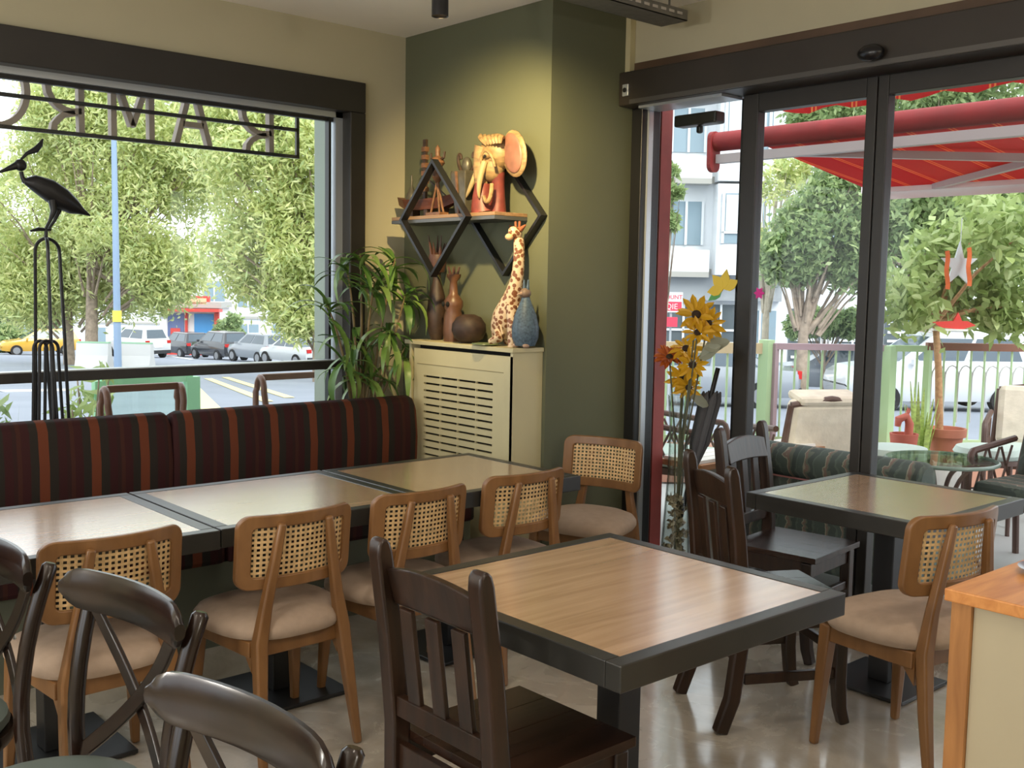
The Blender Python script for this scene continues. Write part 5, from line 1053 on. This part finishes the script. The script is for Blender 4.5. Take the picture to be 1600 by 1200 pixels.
tips = [((-0.05, -0.02, 1.25), 8), ((-0.24, -0.06, 1.42), 9), ((0.06, -0.05, 1.55), 10), ((0.16, -0.10, 1.68), 11), ((-0.02, -0.03, 1.70), 9), ((0.20, -0.14, 1.48), 11), ((-0.12, -0.06, 1.60), 9), ((0.12, -0.1, 1.30), 10), ((-0.14, -0.05, 1.12), 8), ((0.22, -0.12, 1.20), 8), ((0.03, -0.06, 1.05), 8)]
for (tx, ty, tz), n in tips:
    stm.tube(bez([(0, 0, 0.3), (tx*0.2, ty*0.2, 0.85), (tx*0.4+0.04*rp.uniform(-1, 1), ty, tz*0.8), (tx, ty, tz)], 10), [0.013, 0.012, 0.011, 0.01, 0.009, 0.008, 0.007, 0.007, 0.006, 0.005, 0.004], 7)
    for j in range(int(n*1.5)):
        az = rp.uniform(0, 2*PI); pitch = rp.uniform(-0.5, 0.75); dz = -0.09*rp.random()
        if ty+0.28*math.cos(az) > 0.10: pitch = -0.3 if rp.random() < 0.3 else 1.0
        if ty+0.2*math.cos(az) > 0.13: az += PI
        inst(bl[k % 6], 'leaf', pl, Matrix.Translation((tx*0.98, ty, tz+dz)) @ Euler((0, 0, az)).to_matrix().to_4x4() @ Euler((pitch, 0, 0)).to_matrix().to_4x4() @ Matrix.Scale(rp.uniform(0.8, 1.15), 4)); k += 1
stm.build('stems', plain('plant_stem', lin(122, 104, 72), 0.7), pl, smooth=True)

# ================================================================== metal bird sculpture behind the banquette
BY = 4.86; IRN = plain('wrought_iron', lin(30, 30, 32), 0.4, metal=0.3)
bs = thing('bird_sculpture', 'black metal crested bird sculpture on hairpin legs before the street window', 'sculpture', (1.56, BY, 0))
def bp_(px, py, dy=0.0): q = ony(px, py, BY+dy); return Vector((q.x-1.56, dy, q.z))
MB().tube([bp_(38, 283), bp_(52, 285), bp_(75, 296), bp_(95, 310), bp_(115, 323), bp_(128, 330), bp_(141, 337)], [0.012, 0.034, 0.048, 0.05, 0.036, 0.016, 0.003], 16).build('body', IRN, bs, smooth=True)
MB().tube([bp_(40, 284), bp_(35, 277), bp_(33, 268)], [0.014, 0.009, 0.009], 10).build('neck', IRN, bs, smooth=True)
MB().ell(bp_(32, 258), (0.026, 0.022, 0.026)).build('head', IRN, bs, smooth=True)
MB().tube([bp_(28, 258), bp_(12, 264), bp_(-6, 271)], [0.018, 0.010, 0.003], 10).build('beak', IRN, bs, smooth=True)
MB().tube([bp_(33, 249), bp_(42, 240), bp_(56, 234), bp_(63, 226), bp_(67, 217)], [0.005, 0.008, 0.014, 0.011, 0.003], 10).build('crest', IRN, bs, smooth=True)
for dx, dy in ((0, -0.02), (7, 0.02)):
    MB().tube([bp_(82+dx, 312, dy), bp_(84+dx, 330, dy), bp_(78+dx, 345, dy), bp_(71+dx*0.7, 358, dy)], [0.02, 0.014, 0.007, 0.006], 9).build('leg', IRN, bs, smooth=True)
MB().tube([bp_(47, 361), bp_(60, 358), bp_(80, 359)], [0.004, 0.009, 0.005], 8).build('foot', IRN, bs, smooth=True)
top = bp_(72, 372); MB().tube([bp_(72, 358), top], 0.008, 8).build('stem', IRN, bs)
for dx, dy in ((-17, 0.03), (3, -0.05), (21, 0.03)):
    e1 = bp_(72+dx, 395, dy); e2 = bp_(72+dx*1.2+(4 if dx > 0 else 4), 532, dy); MB().tube(bez([top, top+Vector(((e1.x-top.x)*1.0, dy, -0.01)), e1], 8)+[e2, Vector((e2.x*1.3, dy*1.5, 0.5))], 0.0075, 8).build('upper_rod', IRN, bs, smooth=True)
for dx, dy in ((-9, 0.0), (9, 0.04), (0, -0.06)):
    c = bp_(72+dx, 545, dy); w_ = 0.028; pts = [Vector((c.x-w_-0.04-dx*0.0, dy, 0.0)), Vector((c.x-w_, dy, c.z-0.04))]+[Vector((c.x-w_*math.cos(a), dy, c.z+0.035*math.sin(a))) for a in np.linspace(0.1, PI-0.1, 9)]+[Vector((c.x+w_, dy, c.z-0.04)), Vector((c.x+w_+0.05, dy, 0.0))]
    MB().tube(pts, 0.0075, 8).build('hairpin_leg', IRN, bs, smooth=True)

# ================================================================== tall vase with artificial sunflowers beside the door
VX, VY = 4.06, 3.345
va = thing('flower_vase', 'tall clear glass vase holding artificial sunflowers beside the sliding door', 'vase', (VX, VY, 0))
MB().lathe([(0, 0.003), (0.085, 0.0), (0.09, 0.02), (0.07, 0.3), (0.05, 0.62), (0.046, 0.85), (0.06, 1.02), (0.056, 1.02), (0.042, 0.85), (0.046, 0.62), (0.066, 0.3), (0.082, 0.02), (0, 0.01)], n=28).build('glass_body', CLEAR, va, smooth=True)
rng = np.random.default_rng(9); cs = np.stack([rng.normal(0, 0.02, 60), rng.normal(0, 0.02, 60), rng.uniform(0.06, 0.55, 60)], 1)
fl = quads('dried_filler', leaves(900, cs, (0.008,)*3, 0.03, 0.02, rng), foliage('filler', [lin(120, 104, 76), lin(170, 150, 116), lin(206, 196, 170), lin(96, 84, 62)], trans=0.1), va); fl['kind'] = 'stuff'
PET = foliage('petal_yellow', [lin(206, 150, 20), lin(226, 178, 40), lin(190, 128, 16)], trans=0.25); PETO = foliage('petal_rust', [lin(170, 80, 28), lin(196, 104, 40)], trans=0.2); CENT = plain('flower_centre', lin(52, 38, 26), 0.9)
GRY = plain('grey_leaf', lin(146, 150, 132), 0.6); STM = plain('flower_stem', lin(92, 92, 70), 0.7)
pet = MB().add([(0, 0, 0), (0.014, 0.03, 0.004), (0.012, 0.058, 0.002), (0, 0.08, -0.006), (-0.012, 0.058, 0.002), (-0.014, 0.03, 0.004)], [(0, 1, 2, 3), (0, 3, 4, 5)])
pm = pet.mesh('petal_mesh'); pm.materials.append(PET); pm2 = pet.mesh('petal_mesh'); pm2.materials.append(PETO)
def fpos(px, py, X=VX): q = onx(px, py, X); return Vector((q.x-VX, q.y-VY, q.z))
for px, py, k, el_, sc_, ru in ((1088, 492, 12, 0.15, 1.15, 0), (1106, 505, 12, -0.2, 1.05, 0), (1072, 545, 11, 0.5, 1.0, 0), (1082, 570, 12, 0.0, 0.95, 0), (1066, 590, 12, -0.3, 0.95, 0), (1090, 520, 10, 0.3, 0.9, 0), (1046, 558, 16, 0.6, 0.85, 1), (1076, 605, 11, -0.4, 0.85, 0)):
    c = fpos(px, py, VX+rng.uniform(-0.05, 0.05)); fo = bpy.data.objects.new('sunflower', MB().ell((0, 0, 0.004), (0.02, 0.02, 0.012)).mesh('flower_centre', True)); COL.objects.link(fo); fo.data.materials.append(CENT); fo.parent = va
    d = Vector((-0.75, -0.6, el_*1.5+0.2)).normalized(); fo.matrix_local = Matrix.Translation(c) @ d.to_track_quat('Z', 'Y').to_matrix().to_4x4() @ Matrix.Scale(sc_, 4)
    for j in range(k*(2 if ru else 1)):
        inst(pm2 if ru else pm, 'petal', fo, Euler((0, 0, 2*PI*j/k+0.2)).to_matrix().to_4x4() @ Matrix.Translation((0, 0.012, 0)) @ Euler((rng.uniform(-0.1, 0.6), rng.uniform(-.2, .2), 0)).to_matrix().to_4x4() @ Matrix.Scale(rng.uniform(0.85, 1.15), 4))
    MB().tube([(0.0, 0.0, 0.1), (c.x*0.3, c.y*0.3, 0.8), tuple(c)], 0.004, 6).build('stem', STM, va)
lf = MB().add([(0, 0, 0), (0.05, 0.05, 0.01), (0.055, 0.1, 0.012), (0.025, 0.16, 0.005), (0, 0.18, 0), (-0.025, 0.16, 0.005), (-0.055, 0.1, 0.012), (-0.05, 0.05, 0.01)], [(0, 1, 2, 3, 4), (0, 4, 5, 6, 7)])
for px, py, e in ((1098, 545, 0.5), (1092, 560, 0.9), (1078, 620, -0.6)):
    o = lf.build('grey_leaf', GRY, va); c = fpos(px, py); o.matrix_local = Matrix.Translation(c) @ Euler((e, 0.9, -2.2)).to_matrix().to_4x4() @ Matrix.Scale(0.75, 4)
# paper flowers stuck to the door glass
def paperflower(label, px, py, X, col, npet, R_, leafcol=None):
    q = onx(px, py, X); t = thing('paper_flower', label, 'decoration', tuple(q), 0); mt = plain(label[:12], col, 0.6); mbs = rrect(1, 1, 0.3)
    for j in range(npet):
        a = PI*(0.15+0.9*j/max(1, npet-1)) if npet < 6 else 2*PI*j/npet
        pts = [(0, 0), (0.25, 0.3), (0.26, 0.6), (0, 1), (-0.26, 0.6), (-0.25, 0.3)]
        f0 = lambda u, v, dx: (dx, -R_*(u*math.sin(a)+v*math.cos(a)), R_*(v*math.sin(a)-u*math.cos(a)))
        MB().prism(pts, lambda u, v: f0(u, v, 0.0), lambda u, v: f0(u, v, -0.004-0.001*j)).build('petal', mt, t)
    if leafcol:
        a = 3.7; pts = [(0, 0.1), (0.22, 0.4), (0.2, 0.7), (0, 1.1), (-0.2, 0.7), (-0.22, 0.4)]; f1 = lambda u, v, dx: (dx, -R_*(u*math.sin(a)+v*math.cos(a)), R_*(v*math.sin(a)-u*math.cos(a)))
        MB().prism(pts, lambda u, v: f1(u, v, 0.0), lambda u, v: f1(u, v, -0.003)).build('leaf', plain('paper_leaf', leafcol, 0.6), t)
    return t
paperflower('yellow paper flower with green leaf on the door glass', 1131, 452, 4.285, lin(244, 214, 84), 4, 0.10, lin(110, 190, 120))
paperflower('small magenta paper flower on the door glass', 1187, 458, 4.288, lin(226, 60, 160), 6, 0.03)
